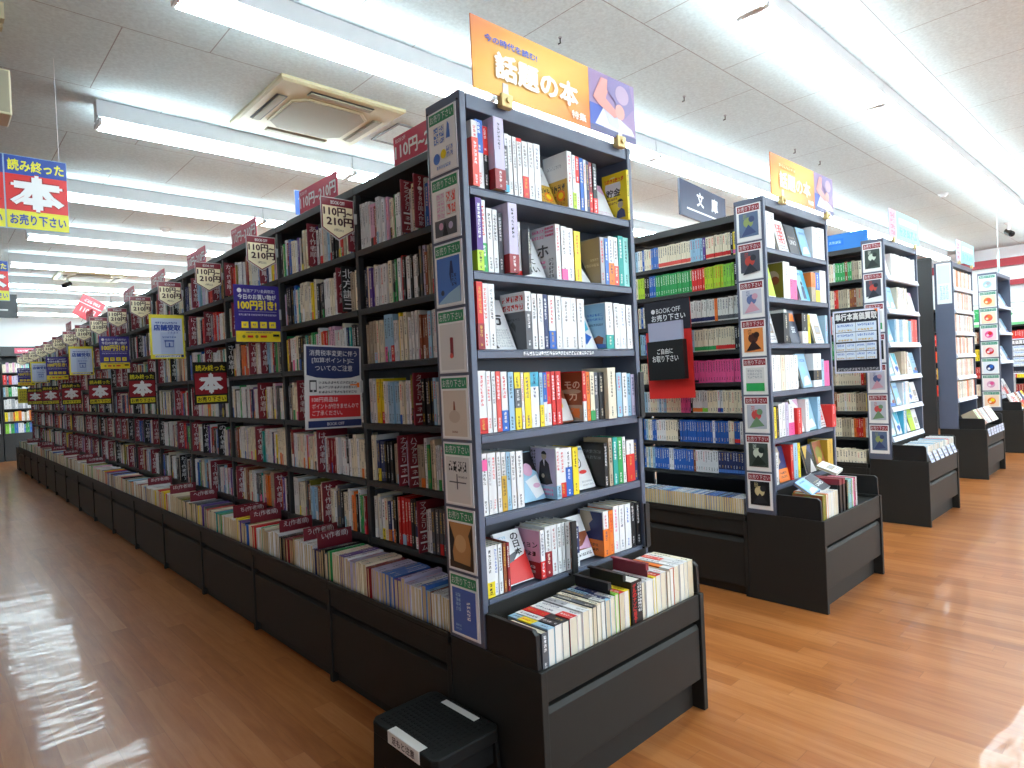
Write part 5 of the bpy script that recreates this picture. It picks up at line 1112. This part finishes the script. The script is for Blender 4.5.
small_header(8.84, 1.855, 2.512, .86, .25, 'pale pink and blue header sign on top of the fourth end display', ('e6b4c0', '86cfe0', 'd6f2f4'))
PB4 = 2.39
small_bay(8.74, PB4, .93, LR, 'dark bookcase bay behind the slate panel of the fourth end display', zt=2.5)
small_bay(8.74, PB4+.95, .93, LR, 'dark bookcase bay, second behind the slate panel of the fourth end display', zt=2.5)
for z in LR:
    for q in (0, .95): fill(9.0, PB4+q+.016, PB4+q+.91, z, .185, .12, ('r', 'iv', 'br', 'w', 'gr', 'lb', 'k', 'cr', 'co', 'dr', 'b'))
for q in (0, .95): fill(8.765, PB4+q+.02, PB4+q+.9, .484, .19, .14, ('w', 'ow'), .02, .03)
blue_header(8.98, PB4+.93, 2.501, .92, 'plain blue header board on top of the fourth bookcase row')
U5 = dict(x=11.3, w=.95, yf=1.66, yp=1.90, yb=2.13, zt=2.585, zb=.615)
L5 = [2.10, 1.72, 1.30, .80]
end_unit(lips=L5, label='last end display with green-headed picture posters, nearest the far side wall', rail=True, **U5)
random.seed(44)
PP = ['ow', 'f0d8b8', 'f2dcc0', 'f4d4dc', 'f2e6e0', 'e8eef6', 'f4e4e8', 'f6dcc0']
PF = [('lb', 'gr'), ('o', 'co'), ('co', 'o'), ('pk', 'r'), ('r', 'pp'), ('nv', 'b'), ('pp', 'pk'), ('o', 'y')]
for i in range(8):
    def f(s, i=i): s.rect(.1, .05, .92, .77, PP[i]).disc(.5, .4, .24, PF[i][0]).disc(.56, .46, .12, PF[i][1]).disc(.42, .34, .08, PP[i])
    z1 = 2.555-i*.240; poster(U5['x'], 1.912, 2.118, z1-.225, z1, '3c8a70', f, f"green-headed picture poster with {CNAME[PF[i][0]]} figure, {nth(i+1)} from top, last end display", 'green-headed posters on the last end display')
for i, z in enumerate(L5, 1):
    x = U5['x']+.036
    for j, (k, a) in enumerate(((('w', 'lightblue'), ('lb', 'bluewave'), ('w', 'poster'), ('pp', 'pinkw'), ('w', 'lb')) if i != 4 else (('pk', 'pinkw'), ('br', 'hands'), ('w', 'wall'), ('r', 'nihon'), ('w', 'poster')))):
        o = make_book('picture_book', .012, .24, .165, k, f'{ARTNAME[a]} picture book leaning back, {nth(j+1)} from posters, {PN_[i-1]} shelf of last end display', cat='picture book', group='picture books on the last end display', cover_art=a)
        o.matrix_world = Matrix.Translation((x+.168, U5['yp']+.03, z+.012)) @ Matrix.Rotation(-.4, 4, 'X') @ Matrix.Rotation(PI/2, 4, 'Z') @ Matrix.Translation((.006, 0, 0)); x += .172
x = U5['x']+.06
for j, (k, a) in enumerate((('w', 'wall'), ('br', 'brown'), ('r', 'nihon'), ('b', 'navy'), ('y', 'yellow'))):
    o = make_book('picture_book', .02, .26, .19, k, f'{ARTNAME[a]} picture book in the tray of the last end display, {nth(j+1)} from posters', cat='picture book', group='picture books in the tray of the last end display', cover_art=a)
    o.matrix_world = Matrix.Translation((x+.19, 1.70, U5['zb']-.008)) @ Matrix.Rotation(-.45, 4, 'X') @ Matrix.Rotation(PI/2-.25, 4, 'Z'); x += .165
p = at(997, 270, 1, 1.80)
t = thing('hanging_sign', 'pale green hanging sign above the last end display', 'sign', (11.30, 1.86, 2.62), (0, 0, .2)); link('board', MB().box(0, 0, 0, .62, .01, .27, c('bfe6e0')), 'sign', t); s = Sheet((0, 0, 0), (1, 0, 0), (0, 0, 1), .62, .27, .0008); s.rect(.05, .55, .95, .9, 'e6f6f2').rect(.1, .1, .9, .48, 'bfe6e0', 'te', 5, 1); link('lettering', s, 'sign', t); link('string', MB().cyl((.31, .005, .27), (.31, .005, ZC-2.621), .004, 6), 'wire', t)
# far side wall: bookcases with a green sign and a chart
for i in range(3):
    t = thing('wall_bookcase', f'dark wall bookcase with colourful books on the far side wall, {nth(i+1)} from the aisle corner', 'bookcase', (14.55, 4.75-i*1.02-1.0, 0), group='bookcases on the far side wall')
    link('carcass', MB().box(0, 0, 0, .5, .02, 2.34).box(0, .98, 0, .5, 1.0, 2.34).box(.48, .0205, 0, .5, .9795, 2.34).box(0, .0205, 2.31, .4795, .9795, 2.34).box(.1, .0205, 0, .4795, .9795, .62), 'row', t)
    for z in (.62, .95, 1.28, 1.60, 1.90): link('shelf', MB().box(0.0, .021, z, .479, .979, z+.02), 'row', t)
    for z in (.64, .97, 1.30, 1.62): fill(14.58, t.location.y+.03, t.location.y+.97, z, .21, .15, ('r', 'o', 'dr', 'w', 'br', 'y', 'co', 'r', 'iv'), .02, .045)
def s_kids(s): s.rect(0, 0, 1, 1, 'e9f4ea').rect(0, 0, 1, .12, '7ac98a').text('児童書', .12, .25, .8, .85, '2c9a55', .05).disc(.06, .5, .02, '2c9a55')
flat_sign('wall_sign', 1.3, .40, s_kids, 'e9f4ea', (14.50, 3.28, 1.93), 'white sign with green lettering on the far side wall bookcases', RL, th=.02)
chart((13.6, 2.30, 1.06), 'framed white price chart on a wire before the far side wall', .40, .60)
for ch in [o for o in D.objects if o.name.startswith('price_chart') and o.location.x > 13]:
    link('stand_pole', MB().cyl((.2, .012, -1.055), (.2, .012, .6), .012, 8), 'grey', ch); link('stand_base', MB().cyl((.2, .012, -1.06), (.2, .012, -1.045), .15, 20), 'grey', ch)
# far wall at the end of the long aisle
for i in range(4):
    x = -1.7+i*1.02
    t = thing('wall_bookcase', f'dark wall bookcase at the end of the long aisle, {nth(i+1)} from the open side', 'bookcase', (x, 18.82, 0), group='bookcases on the far end wall')
    link('carcass', MB().box(0, 0, 0, .02, .5, 2.44).box(.98, 0, 0, 1.0, .5, 2.44).box(.0205, .48, 0, .9795, .5, 2.44).box(.0205, .0, 0, .9795, .479, .62), 'row', t)
    link('header_panel', MB().box(.0, -.12, 2.441, 1.0, .5, 2.66), 'row', t)  # front overhang added to shade the books below
    for z in (.62, .90, 1.19, 1.48, 1.76, 2.04): link('shelf', MB().box(.021, 0.0, z, .979, .479, z+.02), 'row', t)
    for j, z in enumerate((.64, .92, 1.21, 1.50, 1.78, 2.06)):
        q = x+.03; ks = [('gn', 'b', 'lg', 'bb', 'w'), ('o', 'y', 'w', 'be'), ('w', 'gr', 'lb'), ('w', 'gn', 'be', 'lb'), ('bb', 'nv', 'la', 'r'), ('w', 'tl', 'iv', 'pp')][j]
        while q < x+.95:
            t_ = random.uniform(.03, .07); k = random.choice(ks)
            if q+t_ > x+.972: break
            if random.random() < .35: k = random.choice(ks)
            put_stuff(Matrix.Translation((q+t_/2, 18.84, z+.002)), t_-.002, random.uniform(.19, .24), .15, k); q += t_
t = thing('wall_sign', 'small pink red sign on the header of the far end bookcases', 'sign', (1.62, 18.685, 2.50)); link('board', MB().box(0, 0, 0, .42, .01, .12, c('c2405a')), 'sign', t); s = Sheet((0, 0, 0), (1, 0, 0), (0, 0, 1), .42, .12, .002); s.rect(.1, .3, .9, .7, 'c2405a', 'w', 7, 1); link('lettering', s, 'sign', t)
# low cart at the edge of the aisle
t = thing('floor_cart', 'low grey floor cart standing out in the long aisle', 'cart', (.42, 11.7, 0)); link('deck', MB().box(-.3, -.25, .09, .32, .25, .13), 'grey', t, bev=.01); link('load_box', MB().box(-.27, -.22, .131, .26, .22, .22), 'white', t, bev=.01)
for sx in (-.24, .25):
    for sy in (-.2, .2): link('caster', MB().cyl((sx, sy-.012, .045), (sx, sy+.012, .045), .044, 12), 'black', t)
# the packed mass of books that stand too far away to be told apart
tag(link('packed_books', STUFF, 'cover'), 'mass of packed books filling the farther bays and the rows behind the end displays', 'books', kind='stuff')
# ------------------------------------------------------------------ light and view
w = D.worlds.new('world'); SC.world = w; w.use_nodes = True; w.node_tree.nodes['Background'].inputs[0].default_value = (.8, .9, 1, 1); w.node_tree.nodes['Background'].inputs[1].default_value = .0
SC.view_settings.view_transform = 'Standard'; SC.view_settings.look = 'None'; SC.view_settings.gamma = 1; SC.view_settings.use_curve_mapping = False
SC.view_settings.exposure = EXPO
SC.cycles.use_denoising = True; SC.cycles.sample_clamp_indirect = 3.0
SC.cycles.max_bounces = 8; SC.cycles.diffuse_bounces = 5; SC.cycles.glossy_bounces = 4; SC.cycles.caustics_reflective = False; SC.cycles.caustics_refractive = False
print('COUNT books', BOOKN, 'novels', NV, 'paperbacks', NPB, 'stuff faces', len(STUFF.f))
